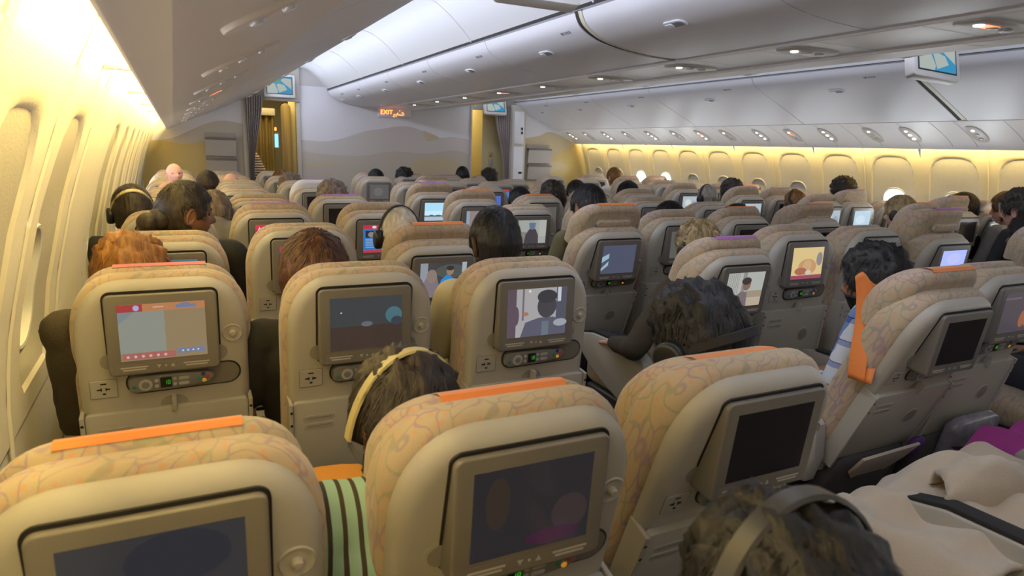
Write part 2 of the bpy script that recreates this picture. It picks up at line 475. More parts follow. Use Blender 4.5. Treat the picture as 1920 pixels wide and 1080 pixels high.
# extruded profile strip (open polyline in x,z, thickness outward)
def extrude_profile(prof, y0, y1, th=.02, side=1, taper=None, ny=1, closed=True):
    bm = bmesh.new(); n = len(prof)
    nor = []
    for i in range(n):
        a = Vector(prof[max(0, i - 1)]); b = Vector(prof[min(n - 1, i + 1)]); d = (b - a).normalized()
        nor.append(Vector((-d.y, d.x)) * side)
    def pt(p, y, i): return (p[0] + (taper[i] * max(0, y) if taper else 0), y, p[1])
    rows = []
    for j in range(ny + 1):
        y = y0 + (y1 - y0) * j / ny
        rows.append([bm.verts.new(pt(p, y, i)) for i, p in enumerate(prof)])
    for a, b in zip(rows, rows[1:]):
        for i in range(n - 1): bm.faces.new((a[i], a[i + 1], b[i + 1], b[i]))
    if th:
        back = [[bm.verts.new(pt((p[0] + nor[i].x * th, p[1] + nor[i].y * th), y, i)) for i, p in enumerate(prof)] for y in (y0, y1)]
        fr = (rows[0], rows[-1])
        for e in (0, 1):
            for i in range(n - 1): bm.faces.new((fr[e][i], fr[e][i + 1], back[e][i + 1], back[e][i]))
        for i in range(n - 1): bm.faces.new((back[0][i], back[0][i + 1], back[1][i + 1], back[1][i]))
        bm.faces.new((rows[0][0], rows[-1][0], back[1][0], back[0][0])) if ny == 1 else None
    return to_mesh(bm, 'profile', angle=35)
def smooth_prof(pts, n=14):
    """Catmull-Rom through the points"""
    out = []; P = [Vector(p) for p in pts]
    for i in range(len(P) - 1):
        p0, p1, p2, p3 = P[max(0, i - 1)], P[i], P[i + 1], P[min(len(P) - 1, i + 2)]
        m = max(2, n // (len(P) - 1))
        for k in range(m):
            t = k / m
            out.append(tuple(.5 * ((2 * p1) + (p2 - p0) * t + (2 * p0 - 5 * p1 + 4 * p2 - p3) * t * t + (3 * p1 - p0 - 3 * p2 + p3) * t ** 3)))
    out.append(tuple(P[-1])); return out
# aisle ceilings
arch = [(.99, 2.175), (1.03, 2.27), (1.12, 2.36), (1.25, 2.41), (1.39, 2.425), (1.52, 2.405), (1.64, 2.33), (1.74, 2.24), (1.80, 2.175)]
for nm, mir in (('left', False), ('right', True)):
    pr = [(CX2 - x, z) for x, z in arch] if mir else arch
    tag(obj('ceiling_' + nm, extrude_profile(smooth_prof(pr, 32), YB0, YB1, 0), M['ceil']), 'arched white ceiling over the %s aisle' % nm, 'ceiling', kind='structure')
    for k, y in enumerate([1.3, 2.85, 4.35, 5.9, 7.4, 8.6]):
        pr2 = [(x, z - .003) for x, z in smooth_prof(pr, 32)]
        tag(obj('trim_%d' % tn, extrude_profile(pr2, y, y + .014, 0), M['bin']), 'ceiling panel joint over the %s aisle' % nm, 'trim', kind='structure'); tn += 1
# dark strips painting the shade in the gaps above the bins
def gap(x0, z0, x1, z1):
    global tn
    tag(obj('trim_%d' % tn, extrude_profile([(x0, z0), (x1, z1)], YB0, YB1, 0), M['seam']), 'dark strip painted as shadow in the gap above the bins', 'trim', kind='structure'); tn += 1
gap(1.795, 2.182, 1.815, 2.142); gap(CX2 - 1.795, 2.182, CX2 - 1.815, 2.142); gap(4.575, 2.185, 4.555, 2.15); gap(.985, 2.185, .975, 2.15)

# overhead bins
def interp_prof(prof, t):
    L = [0]
    for a, b in zip(prof, prof[1:]): L.append(L[-1] + (Vector(b) - Vector(a)).length)
    s = t * L[-1]
    for i in range(len(prof) - 1):
        if s <= L[i + 1]:
            u = (s - L[i]) / (L[i + 1] - L[i]); p = Vector(prof[i]).lerp(Vector(prof[i + 1]), u)
            d = (Vector(prof[i + 1]) - Vector(prof[i])).normalized(); return p, d
    return Vector(prof[-1]), (Vector(prof[-1]) - Vector(prof[-2])).normalized()
ORD = ['first', 'second', 'third', 'fourth', 'fifth', 'sixth', 'seventh', 'eighth', 'ninth', 'tenth', 'eleventh', 'twelfth', 'thirteenth', 'fourteenth', 'fifteenth', 'sixteenth']
def bin_row(prof, seams, side, lt, material, where, group, inward, wide=()):
    """inward: +1 when the visible face looks towards -x/down"""
    n = len(seams) - 1
    for k in range(n):
        y0, y1 = seams[k], seams[k + 1]; ym = (y0 + y1) / 2
        root = empty('overhead_bin', (prof[0][0], ym, prof[0][1]))
        tag(root, 'white overhead bin %s, %s from front wall' % (where, ORD[n - 1 - k]), 'overhead bin', group)
        B = root.location
        a, b = y0 + (.035 if y0 in wide else .004), y1 - (.035 if y1 in wide else .004)
        d = obj('bin_door', extrude_profile(prof, a - ym, b - ym, .03, side), material, root)
        for v in d.data.vertices: v.co.x -= B.x; v.co.z -= B.z
        p, t = interp_prof(prof, lt); nrm = Vector((-t.y, t.x)) * -side
        X = Vector((t.x, 0, t.y)); N = Vector((nrm.x, 0, nrm.y))
        def fmap(u, dd, v): q = Vector((p.x - B.x, 0, p.y - B.z)) + Vector((0, 1, 0)) * u + X * v + N * dd; return tuple(q)
        bm = bmesh.new(); slab(bm, rrect(.135, .062, .03), 0, .006, 0, .003, 2, f=fmap)
        la = obj('latch', to_mesh(bm), M['bin'], root)
        bm = bmesh.new(); slab(bm, rrect(.115, .036, .017, 0, -.004), .0055, .0075, 0, .001, 1, f=fmap)
        obj('latch_recess', to_mesh(bm), M['seamgrey'], la)
        bm = bmesh.new(); slab(bm, rrect(.05, .03, .012, .028, -.004), .0070, .011, 0, .002, 1, f=fmap)
        obj('latch_flap', to_mesh(bm), M['bin'], la)
        p2, t2 = interp_prof(prof, .12)
        def f2(u, dd, v): q = Vector((p2.x - B.x, 0, p2.y - B.z)) + Vector((0, 1, 0)) * u + Vector((t2.x, 0, t2.y)) * v + Vector((-t2.y, 0, t2.x)) * -side * dd; return tuple(q)
        bm = bmesh.new()
        for j, w in enumerate((.012, .012, .012, .03)):
            slab(bm, rrect(w, .018, .002, -.42 + .02 * j + (.012 if j == 3 else 0), 0), 0, .0012, 0, 0, 1, f=f2)
        obj('placard', to_mesh(bm, smooth=False), M['seamgrey'], root)
cprof = smooth_prof([(1.80, 2.150), (1.835, 2.088), (1.93, 2.034), (2.06, 2.003), (2.24, 1.984), (2.45, 1.976)], 20)
CS = [-1.57, -.43, .71, 1.85, 2.99, 4.13, 5.27, 6.41, 7.55, 8.69, 9.27]
bin_row(cprof, CS, 1, .28, M['bin'], 'in the centre row facing the left aisle', 'centre overhead bins', 1, wide=(2.99,))
cprofR = [(5.40 - x, z) for x, z in cprof]
cprofR = smooth_prof([(2.95, 1.976), (3.2, 1.99), (3.45, 2.02), (3.62, 2.06), (3.72, 2.10), (3.76, 2.15)], 20)
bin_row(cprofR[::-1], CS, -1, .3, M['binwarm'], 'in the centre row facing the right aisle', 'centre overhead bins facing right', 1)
rprof = smooth_prof([(4.55, 2.155), (4.59, 2.10), (4.70, 2.042), (4.88, 1.965), (5.08, 1.878), (5.26, 1.796)], 20)
RS = [.3, 1.66, 3.12, 4.56, 6.03, 7.185, 8.3, 9.27]
bin_row(rprof, RS, 1, .32, M['bin'], 'on the right side', 'right overhead bins', 1, wide=(3.12,))
lprof = smooth_prof([(.985, 2.155), (.945, 2.10), (.85, 2.035), (.69, 1.955), (.51, 1.872), (.345, 1.796)], 20)
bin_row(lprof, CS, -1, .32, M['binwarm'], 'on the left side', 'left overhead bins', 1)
# wide dividers between bin groups
def divider(prof, y, off, nm):
    global tn
    p = [(x, z + off) for x, z in prof]
    tag(obj('trim_%d' % tn, extrude_profile(p, y - .028, y + .004, 0), M['strip']), nm, 'trim', kind='structure'); tn += 1
    tag(obj('trim_%d' % tn, extrude_profile([(x, z + .004) for x, z in p], y - .04, y + .04, 0), M['seam']), nm + ' seam, shadow painted dark', 'trim', kind='structure'); tn += 1  # dark strip paints the shadowed seam around the divider
divider(cprof, 2.99, .003, 'centre bin divider'); divider(rprof, 3.12, .003, 'right bin divider')
# dark backing behind bin seams
for pr, sd in ((cprof, 1), (rprof, 1), (lprof, -1), (cprofR, 1)):
    b2 = [(x, z + .012) for x, z in pr]
    tag(obj('trim_%d' % tn, extrude_profile(b2, YB0, YB1, 0), M['seamgrey']), 'grey recess behind the bin doors', 'trim', kind='structure'); tn += 1

# passenger service strips
rps = smooth_prof([(5.262, 1.792), (5.33, 1.768), (5.50, 1.695), (5.61, 1.632), (5.655, 1.592), (5.662, 1.606), (5.645, 1.64)], 18)
lps = smooth_prof([(.345, 1.792), (.26, 1.752), (.11, 1.67), (0., 1.606), (-.035, 1.583), (-.04, 1.60), (-.02, 1.635)], 18)
cps = [(2.45, 1.974), (2.47, 1.981), (2.93, 1.981), (2.95, 1.974)]
tp = [-.0095 * min(1, i / (len(lps) * .65)) for i in range(len(lps))]
tag(obj('trim_%d' % tn, extrude_profile(rps, YB0, YB1 - .02, .012, 1), M['psu']), 'sloped service strip under the right bins', 'trim', kind='structure'); tn += 1
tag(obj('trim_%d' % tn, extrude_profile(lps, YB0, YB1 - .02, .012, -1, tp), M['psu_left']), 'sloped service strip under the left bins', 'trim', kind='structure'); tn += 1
tag(obj('trim_%d' % tn, extrude_profile(cps, YB0, YB1 - .02, 0), M['psu']), 'flat service strip under the centre bins', 'trim', kind='structure'); tn += 1
def seams_on(prof, ys, off, w=.004, name='joint in the service strip', taper=None):
    global tn
    bm = bmesh.new()
    for y in ys:
        for (a, b) in zip(prof, prof[1:]):
            poly(bm, [(a[0], y, a[1] - off), (b[0], y, b[1] - off), (b[0], y + w, b[1] - off), (a[0], y + w, a[1] - off)])
    tag(obj('trim_%d' % tn, to_mesh(bm), M['seamgrey']), name, 'trim', kind='structure'); tn += 1
seams_on(rps[:11], [2.3 + .27 * k + (.08 if k % 3 == 0 else 0) for k in range(25)], .0015)
seams_on(cps[1:3], [.9 + .4 * k + (.06 if k % 2 else 0) for k in range(20)], .0015)
bm = bmesh.new()
for x in (2.452, 2.945):
    box(bm, x - .007, x + .007, YB0, YB1 - .03, 1.966, 1.978, .002)
tag(obj('trim_%d' % tn, to_mesh(bm), M['bin']), 'pale edge rails of the centre service strip', 'trim', kind='structure'); tn += 1
# perforated line on the left strip
def service_oval(origin, U, V, N, lu, lv, label, group, sign=False, lit=1, body=None):
    """U along the long axis, V along the cabin"""
    root = empty('reading_light_panel', origin); tag(root, label, 'reading light panel', group)
    U, V, N = Vector(U).normalized(), Vector(V).normalized(), Vector(N).normalized()
    f = lambda u, d, v: tuple(U * u + V * v + N * d)
    bm = bmesh.new(); slab(bm, [(lu * math.copysign(abs(math.cos(a)) ** .75, math.cos(a)), lv * math.copysign(abs(math.sin(a)) ** .75, math.sin(a))) for a in [2 * PI * k / 28 for k in range(28)]], -.002, .008, 0, .004, 2, f=f)
    obj('panel_body', to_mesh(bm), body or M['psuoval'], root)
    for i, q in enumerate((-.5, 0, .5)):
        bm = bmesh.new(); slab(bm, circ(lv * (.27 if i else .22), q * lu, 0, 12), .006, .014, 0, .003, 2, f=f)
        obj('lamp_lens', to_mesh(bm), M['lens'] if (i == 0 and lit) or (lit == 2) else M['lens_off'], root)
    if sign:
        bm = bmesh.new(); slab(bm, rrect(lu * .5, lv * .55, .004, -lu * .2, 0), .0085, .010, 0, 0, 1, f=f)
        obj('warning_sign', to_mesh(bm), M['red_sign'], root)
    return root
ry = [2.55, 3.12, 3.65, 3.99, 4.455, 4.857, 5.27, 5.75, 6.16, 6.6, 7.1, 7.6, 8.1, 8.6, 9.05]
for k, y in enumerate(ry):
    p, t = interp_prof(rps[:12], .52)
    service_oval((p.x, y, p.y), (t.x, 0, t.y), (0, 1, 0), (t.y, 0, -t.x), .135, .058,
                 'oval reading light panel over the right window seats, %s from the front wall' % ORD[len(ry) - 1 - k], 'right reading light panels', sign=k in (5, 8, 14), lit=1 if k % 2 else 2)
for k in range(9):
    y = 1.55 + .82 * k
    service_oval((2.70, y, 1.980), (1, 0, .0), (0, 1, 0), (0, 0, -1), .17, .085,
                 'flat oval light panel under the centre bins, %s from the front wall' % ORD[8 - k], 'centre reading light panels', sign=k in (0, 5), lit=1)
for k in range(9):
    y = 1.25 + .88 * k
    p, t = interp_prof(lps[:12], .42); px = p.x - .006 * y
    service_oval((px, y, p.y), (t.x, 0, t.y), (0, 1, 0), (-t.y, 0, t.x), .12, .05,
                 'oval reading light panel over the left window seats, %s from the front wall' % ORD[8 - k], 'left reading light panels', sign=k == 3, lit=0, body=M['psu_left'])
# cove lamps behind the service strips
for nm, x, z, sd in (('left', -.015, 1.65, -1), ('right', 5.60, 1.66, 1)):
    bm = bmesh.new(); box(bm, x - .012, x + .012, YB0 + .1, YB1 - .1, z, z + .05, .004)
    tag(obj('trim_%d' % tn, to_mesh(bm), M['cove' if sd < 0 else 'cove']), 'warm cove lamp strip behind the %s service strip' % nm, 'trim', kind='structure'); tn += 1
for k, y in enumerate((1.05, 2.2, 3.35, 4.5, 5.65, 6.8)):
    bm = bmesh.new(); box(bm, -.16 - .006 * y, -.03, y, y + .03, 1.66, 1.672, .003)
    tag(obj('trim_%d' % tn, to_mesh(bm), M['wall']), 'small cove bracket above the left windows', 'trim', kind='structure'); tn += 1

# ------------------------------------------------------------------ front bulkhead
def plane_panel(name, polys, y, label, mats):
    bm = bmesh.new()
    for i, (pts, mi, dz) in enumerate(polys):
        slab(bm, pts, y - dz - .0008, y + .03 if i == 0 else y - dz + .0004, 0, 0, 1, mi)
    return tag(obj(name, to_mesh(bm, smooth=False), mats), label, 'wall', kind='structure')
MU = [M['mural_sky'], M['mural_far'], M['mural_dune'], M['mural_sand'], M['mural_side']]
def sm(pts, n=40, m=7):
    c = smooth_prof(pts, m * (len(pts) - 1)); return c
far = [(1.44, 1.511), (1.621, 1.504), (1.774, 1.502), (1.973, 1.544), (2.154, 1.607), (2.338, 1.664), (2.524, 1.693), (2.752, 1.739), (2.945, 1.74), (3.143, 1.682), (3.344, 1.608), (3.59, 1.624), (3.86, 1.595)]
dune = [(1.44, 1.366), (1.826, 1.328), (2.26, 1.325), (2.713, 1.395), (3.184, 1.378), (3.593, 1.434), (3.86, 1.38)]
plane_panel('wall_front_center', [([(1.44, 0), (3.868, 0), (3.868, 2.2), (1.44, 2.2)], 0, 0),
    (sm(far) + [(3.86, 0), (1.44, 0)], 1, .001), (sm(dune) + [(3.86, .0), (1.44, .0)], 2, .002),
    (sm([(3.86, 1.107), (3.595, 1.296), (3.185, 1.31), (2.986, 1.245), (2.946, 1.095), (3.187, .983), (3.86, .93)]), 3, .003),
    (sm([(3.127, 1.696), (3.183, 1.565), (3.304, 1.576), (3.368, 1.609), (3.25, 1.66)]), 3, .0035),
    (sm([(1.445, 1.193), (1.824, 1.222), (1.966, 1.203), (1.6, 1.165), (1.445, 1.158)]), 3, .0032)], YB1,
    'front centre bulkhead painted with pale sand dunes', MU)
plane_panel('wall_front_left', [([(-.45, 0), (.765, 0), (.765, 2.2), (-.45, 2.2)], 0, 0),
    (sm([(-.4, 1.43), (-.207, 1.454), (-.03, 1.498), (.306, 1.665), (.521, 1.714), (.76, 1.678)]) + [(.76, 0), (-.4, 0)], 2, .001),
    (sm([(-.42, 1.40), (-.207, 1.445), (.082, 1.412), (.30, 1.464)]) + [(.27, 1.0), (.27, 0), (-.42, 0)], 4, .002)], YB1,
    'front left bulkhead painted with yellow sand', MU)
plane_panel('wall_front_right', [([(4.70, 0), (6.0, 0), (6.0, 2.2), (4.70, 2.2)], 0, 0),
    (sm([(4.71, 1.642), (4.998, 1.692), (5.232, 1.758), (5.711, 1.58), (5.95, 1.5)]) + [(5.95, 0), (4.71, 0)], 3, .001),
    (sm([(5.95, 1.2), (5.711, 1.552), (5.487, 1.504), (5.253, 1.333), (5.501, 1.255), (5.124, 1.041), (5.2, .8), (5.9, .7)]), 4, .002)], YB1,
    'front right bulkhead painted with yellow sand', MU)
# lintels above the doorways and header fill
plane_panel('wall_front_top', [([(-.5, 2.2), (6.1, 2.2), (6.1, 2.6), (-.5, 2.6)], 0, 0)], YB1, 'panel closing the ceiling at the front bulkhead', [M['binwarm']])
bm = bmesh.new(); box(bm, .765, 1.44, YB1 - .06, YB1 + .05, 1.99, 2.5, .01)
tag(obj('trim_%d' % tn, to_mesh(bm), M['jamb']), 'beige header over the left doorway', 'trim', kind='structure'); tn += 1
bm = bmesh.new(); box(bm, 3.868, 4.70, YB1 - .02, YB1 + .05, 2.03, 2.5, .01)
tag(obj('trim_%d' % tn, to_mesh(bm), M['jamb']), 'beige header over the right doorway', 'trim', kind='structure'); tn += 1
for x0, x1, y0 in ((.735, .79, YB1 - .05), (1.40, 1.445, YB1 - .03), (3.845, 3.875, YB1 - .03), (4.69, 4.715, YB1 - .06)):
    bm = bmesh.new(); box(bm, x0, x1, y0, YB1 + .06, 0, 2.15, .008)
    tag(obj('trim_%d' % tn, to_mesh(bm), M['jamb']), 'grey door post at the front bulkhead', 'trim', kind='structure'); tn += 1
# right-hand stowage pillar
root = empty('stowage_pillar', (4.57, YB1 - .1, 0), 0, 'narrow beige stowage cabinet with latches beside the right doorway', 'cabinet')
bm = bmesh.new(); box(bm, -.115, .11, -.08, .09, 0, 2.12, .01); obj('cabinet_body', to_mesh(bm), M['jamb'], root)
bm = bmesh.new(); box(bm, -.085, .075, -.088, -.08, 1.56, 2.03, .004); box(bm, -.085, .075, -.088, -.08, .2, 1.52, .004)
dr = obj('cabinet_door', to_mesh(bm), M['mural_sky'], root)
bm = bmesh.new(); box(bm, .03, .055, -.096, -.087, 1.76, 1.80, .003); box(bm, .03, .055, -.096, -.087, 1.70, 1.74, .003); box(bm, .0, .06, -.096, -.087, 1.12, 1.15, .003)
obj('latch', to_mesh(bm), M['black'], dr)
# magazine racks
def mag_rack(x0, x1, label, extra):
    xm = (x0 + x1) / 2; w = x1 - x0
    root = empty('magazine_rack', (xm, YB1 - .004, 1.0), 0, label, 'magazine rack')
    bm = bmesh.new(); box(bm, -w / 2, w / 2, -.012, 0, .0, .56, .004); obj('back_panel', to_mesh(bm), M['rack'], root)
    for z in (.02, .27):
        bm = bmesh.new()
        prof = [(-.012, z), (-.05, z + .01), (-.085, z + .22), (-.078, z + .225), (-.045, z + .022), (-.012, z + .012)]
        slab(bm, [(p[0], p[1]) for p in prof], -w / 2 + .004, w / 2 - .004, 0, 0, 1, f=lambda u, d, v: (d, u, v))
        pk = obj('pocket', to_mesh(bm, angle=20), M['rack'], root)
        bm = bmesh.new(); box(bm, -w / 2 + .004, w / 2 - .004, -.091, -.014, z + .205, z + .232, .003)
        obj('pocket_shade_bar', to_mesh(bm), M['rackdark'], pk)  # dark bar proud of the pocket front paints the shade of its slot
mag_rack(.285, .645, 'wall-mounted magazine rack with two pockets left of the left doorway', 0)
mag_rack(4.79, 5.20, 'wall-mounted magazine rack with two pockets right of the right doorway', 0)
# curtains gathered at the doorways
def curtain(pts_top, pts_mid, pts_bot, y, label, name='curtain', material=None, folds=7, depth=.02):
    """three (x0,x1,z) levels, pleated"""
    bm = bmesh.new(); N = folds * 8; rows = []
    lv = [pts_top, pts_mid, pts_bot]
    def at(t):
        if t < .5: a, b, u = lv[0], lv[1], t * 2
        else: a, b, u = lv[1], lv[2], t * 2 - 1
        u = u * u * (3 - 2 * u)
        return [a[i] + (b[i] - a[i]) * u for i in range(2)] + [lv[0][2] + (lv[2][2] - lv[0][2]) * t]
    cx = (pts_top[0] + pts_top[1]) / 2
    for j in range(25):
        x0, x1, z = at(j / 24)
        rows.append([bm.verts.new((x0 + (x1 - x0) * i / N - cx, depth * math.sin(2 * PI * folds * i / N + .3 * math.sin(j * .4)), z)) for i in range(N + 1)])
    for a, b in zip(rows, rows[1:]):
        for i in range(N): bm.faces.new((a[i], a[i + 1], b[i + 1], b[i]))
    return tag(obj(name, to_mesh(bm, angle=80), material or M['curtain'], loc=(cx, y, 0)), label, 'curtain')
curtain((.775, .975, 2.04), (.785, .845, 1.22), (.785, .86, .1), YB1 - .09, 'grey-brown curtain tied back at the left doorway')
curtain((4.20, 4.48, 2.10), (4.37, 4.45, 1.45), (4.33, 4.46, .1), YB1 - .09, 'grey-brown curtain tied back at the right doorway')
# beyond the left doorway
bm = bmesh.new(); poly(bm, [(.2, 12.2, 0), (2.4, 12.2, 0), (2.4, 12.2, 2.6), (.2, 12.2, 2.6)])
poly(bm, [(1.52, YB1 + .05, 0), (1.49, 10.6, 0), (1.49, 10.6, 2.5), (1.52, YB1 + .05, 2.5)])
poly(bm, [(.5, YB1 + .05, 0), (.5, 12.2, 0), (.5, 12.2, 2.5), (.5, YB1 + .05, 2.5)])
poly(bm, [(.2, YB1, 2.45), (2.4, YB1, 2.45), (2.4, 12.2, 2.45), (.2, 12.2, 2.45)])
tag(obj('wall_galley', to_mesh(bm, smooth=False), M['galley']), 'yellow-lit walls of the galley beyond the left doorway', 'wall', kind='structure')
curtain((.95, 1.30, 1.85), (.94, 1.29, 1.2), (.93, 1.28, .1), 10.8, 'brown striped curtain hanging in the galley beyond the left doorway', folds=4, depth=.04, material=mat('galley_curtain', (.30, .22, .08), .85, .2))
bm = bmesh.new(); box(bm, .93, 1.31, 10.72, 10.86, 1.85, 1.96, .02)
tag(obj('curtain_rail', to_mesh(bm), M['wall']), 'pale curtain header box in the galley beyond the left doorway', 'curtain rail')
bm = bmesh.new(); slab(bm, [(x, z) for x, z in rrect(.13, 1.9, .065, 1.36, 1.05, 8)], 9.98, 10.02, .01, .01, 2)
tag(obj('door_panel', to_mesh(bm), mat('door_panel_tan', (.36, .26, .10), .5)), 'tan rounded door edge in the galley beyond the left doorway', 'door')
bm = bmesh.new(); box(bm, 1.42, 1.50, 10.05, 10.2, 0, 2.2, .01)
tag(obj('trim_%d' % tn, to_mesh(bm), M['galley']), 'yellow galley door post', 'trim', kind='structure'); tn += 1
root = empty('wall_monitor', (1.335, 11.0, 1.49), 0, 'small lit blue monitor glimpsed through the left doorway', 'monitor')
bm = bmesh.new(); box(bm, -.045, .045, -.01, .02, -.12, .12, .004); obj('monitor_case', to_mesh(bm), M['jamb'], root)
bm = bmesh.new(); slab(bm, rrect(.07, .2, .002), -.013, -.0105, 0, 0, 1); obj('screen', to_mesh(bm), emis('blue_glow', (.25, .65, .95), 1.6), root)
bm = bmesh.new(); box(bm, 1.315, 1.355, 11.02, 11.04, 1.64, 1.69, .004)
tag(obj('indicator_light', to_mesh(bm), M['exit_red']), 'small orange light above the blue galley monitor', 'light')
# beyond the right doorway
bm = bmesh.new()
poly(bm, [(4.10, 9.42, 0), (4.10, 12, 0), (4.10, 12, 2.5), (4.10, 9.42, 2.5)]); poly(bm, [(4.10, 9.42, 0), (4.75, 9.42, 0), (4.75, 9.42, 2.5), (4.10, 9.42, 2.5)])
poly(bm, [(3.5, 12, 0), (4.2, 12, 0), (4.2, 12, 2.5), (3.5, 12, 2.5)]); poly(bm, [(3.5, YB1, 2.45), (4.8, YB1, 2.45), (4.8, 12, 2.45), (3.5, 12, 2.45)])
poly(bm, [(3.6, YB1 + .05, 0), (3.6, 12, 0), (3.6, 12, 2.5), (3.6, YB1 + .05, 2.5)])
tag(obj('wall_lobby', to_mesh(bm, smooth=False), M['galley']), 'yellow-lit walls beyond the right doorway', 'wall', kind='structure')
bm = bmesh.new(); box(bm, 4.21, 4.27, 9.405, 9.418, 1.20, 1.32, .003)
tag(obj('door_notice', to_mesh(bm), M['btn']), 'small white notice on the yellow wall of the right doorway', 'notice')
bm = bmesh.new(); box(bm, 4.215, 4.265, 9.405, 9.418, 1.36, 1.43, .003)
tag(obj('warning_plate', to_mesh(bm), mat('faded_red', (.62, .36, .16), .6)), 'faded reddish plate above the notice in the right doorway', 'notice')
# hanging map monitors
MAPM = [emis('map_blue', (.02, .30, .55), .8), emis('map_land', (.50, .55, .50), .75), emis('map_green', (.08, .40, .20), .7)]
def map_monitor(loc, rot, w, h, label):
    root = empty('cabin_monitor', loc, 0, label, 'monitor'); root.rotation_euler = rot
    bm = bmesh.new(); slab(bm, rrect(w + .08, h + .085, .02, 0, -.005), -.02, .05, .008, .012, 2); obj('monitor_case', to_mesh(bm), M['binwarm'], root)
    bm = bmesh.new(); slab(bm, rrect(w + .016, h + .016, .004), -.0225, -.0195, 0, 0, 1); obj('bezel', to_mesh(bm), M['black'], root)
    bm = bmesh.new(); q = lambda pts: [(x * w, z * h) for x, z in pts]
    slab(bm, rrect(w, h, .002), -.0245, -.022, 0, 0, 1, 0)
    for pts, mi in (([(-.5, -.5), (-.1, -.5), (-.06, -.35), (-.2, .1), (-.25, .12), (-.5, .05)], 1), ([(-.02, -.45), (.3, -.25), (.2, .02), (-.02, .1), (-.12, .05)], 1),
                    ([(.2, .1), (.48, -.2), (.48, .42), (.15, .45), (.05, .3)], 1), ([(-.3, .2), (0, .12), (.05, .42), (-.15, .45)], 2)):
        slab(bm, q(pts), -.0252, -.0243, 0, 0, 1, mi)
    obj('screen', to_mesh(bm, smooth=False), MAPM, root)
map_monitor((1.185, YB1 - .10, 2.175), (0, 0, 0), .30, .20, 'map monitor above the left doorway')
map_monitor((4.17, YB1 - .16, 2.09), (R_(-14), 0, 0), .27, .17, 'map monitor above the right doorway')
map_monitor((4.19, 2.72, 2.115), (R_(-16), R_(4), R_(-8)), .30, .19, 'map monitor hanging from the ceiling near the right bins')
map_monitor((1.36, 2.62, 2.205), (R_(-20), 0, 0), .30, .19, 'monitor case hanging under the left aisle ceiling')
# exit sign
root = empty('exit_sign', (2.67, YB1 - .03, 1.92), 0, 'glowing orange-red exit sign on the front centre wall', 'exit sign')
bm = bmesh.new(); box(bm, -.2, .26, -.02, .025, -.065, .065, .008); obj('sign_case', to_mesh(bm), M['bin'], root)
cu = bpy.data.curves.new('exit_text', 'FONT'); cu.body = 'EXIT'; cu.size = .085; cu.align_x = 'CENTER'; cu.align_y = 'CENTER'; cu.extrude = .002
to = link(bpy.data.objects.new('tmp_text', cu)); dg = bpy.context.evaluated_depsgraph_get(); dg.update()
me = bpy.data.meshes.new_from_object(to.evaluated_get(dg)); bpy.data.objects.remove(to); bpy.data.curves.remove(cu)
obj('lettering', me, M['exit_red'], root, (-.085, -.023, 0), (PI / 2, 0, 0))
bm = bmesh.new()   # joined Arabic word for exit
def stroke(pts, w=.009):
    tube(bm, [(x, -.0225, z) for x, z in pts], w / 2, 6)
stroke([(.02, -.03), (.05, -.03), (.07, -.02), (.075, .0)]); stroke([(.075, -.025), (.105, -.03), (.14, -.03)])
stroke([(.14, -.03), (.165, -.02), (.15, .005), (.13, 0)]); stroke([(.10, .03), (.104, .03)], .012); stroke([(.05, -.05), (.054, -.05)], .012)
stroke([(.02, -.03), (.01, -.05), (.03, -.06)])
obj('lettering', to_mesh(bm), M['exit_red'], root)

# ================================================================== SEATS
SEAT = {}
def F3(u, d, v): return (u, d, v)
def stadium(x0, x1, z0, z1, n=8):
    r = (z1 - z0) / 2; return rrect(x1 - x0, z1 - z0, r * .98, (x0 + x1) / 2, (z0 + z1) / 2, n)
# --- back parts live in the tilted frame: origin at the recline pivot, s upwards
def stadium(x0, x1, z0, z1, n=8):
    r = (z1 - z0) / 2; return rrect(x1 - x0, z1 - z0, r * .98, (x0 + x1) / 2, (z0 + z1) / 2, n)
OFF = .45
def S(v): return v          # along-back heights are measured from the pivot
def droop(bm, y0, k, wing=0., zc=.45):
    for v in bm.verts:
        t = max(0, abs(v.co.x) - .07) / .13
        if v.co.z > zc: v.co.z -= k * max(0, v.co.y - y0) * min(1, (v.co.z - zc) / .18)
        v.co.y += wing * t * t * max(0, min(1, (v.co.y - .0) / .08))
bm = bmesh.new(); slab(bm, tomb(.205, .686, -.06, .12, .165, 10), -.032, .035, .030, .01, 5); SEAT['back_shell'] = (to_mesh(bm), [M['shell']])
bm = bmesh.new(); slab(bm, tomb(.217, .696, -.04, .128, .175, 10), .002, .10, .024, .05, 5, dome1=.012); droop(bm, .04, .35, .03, .3); SEAT['back_cushion'] = (to_mesh(bm), [M['fabric']])
def headrest_mesh(wings):
    bm = bmesh.new(); o = tomb(.202, .702, .44, .12, .15, 12)
    o = [(x, z + (.02 if z < .5 else 0)) for x, z in o]
    slab(bm, o, .054, .165, .034, .055, 6, dome0=.006, dome1=.012); droop(bm, .078, .45, .035 + wings)
    return to_mesh(bm)
SEAT['headrest'] = (headrest_mesh(.0), [M['fabric']]); SEAT['headrest_w'] = (headrest_mesh(.06), [M['fabric']])
bm = bmesh.new(); slab(bm, stadium(-.105, .105, .585, .622), .040, .062, .008, .004, 3); SEAT['flap'] = (to_mesh(bm), [M['fabric']])
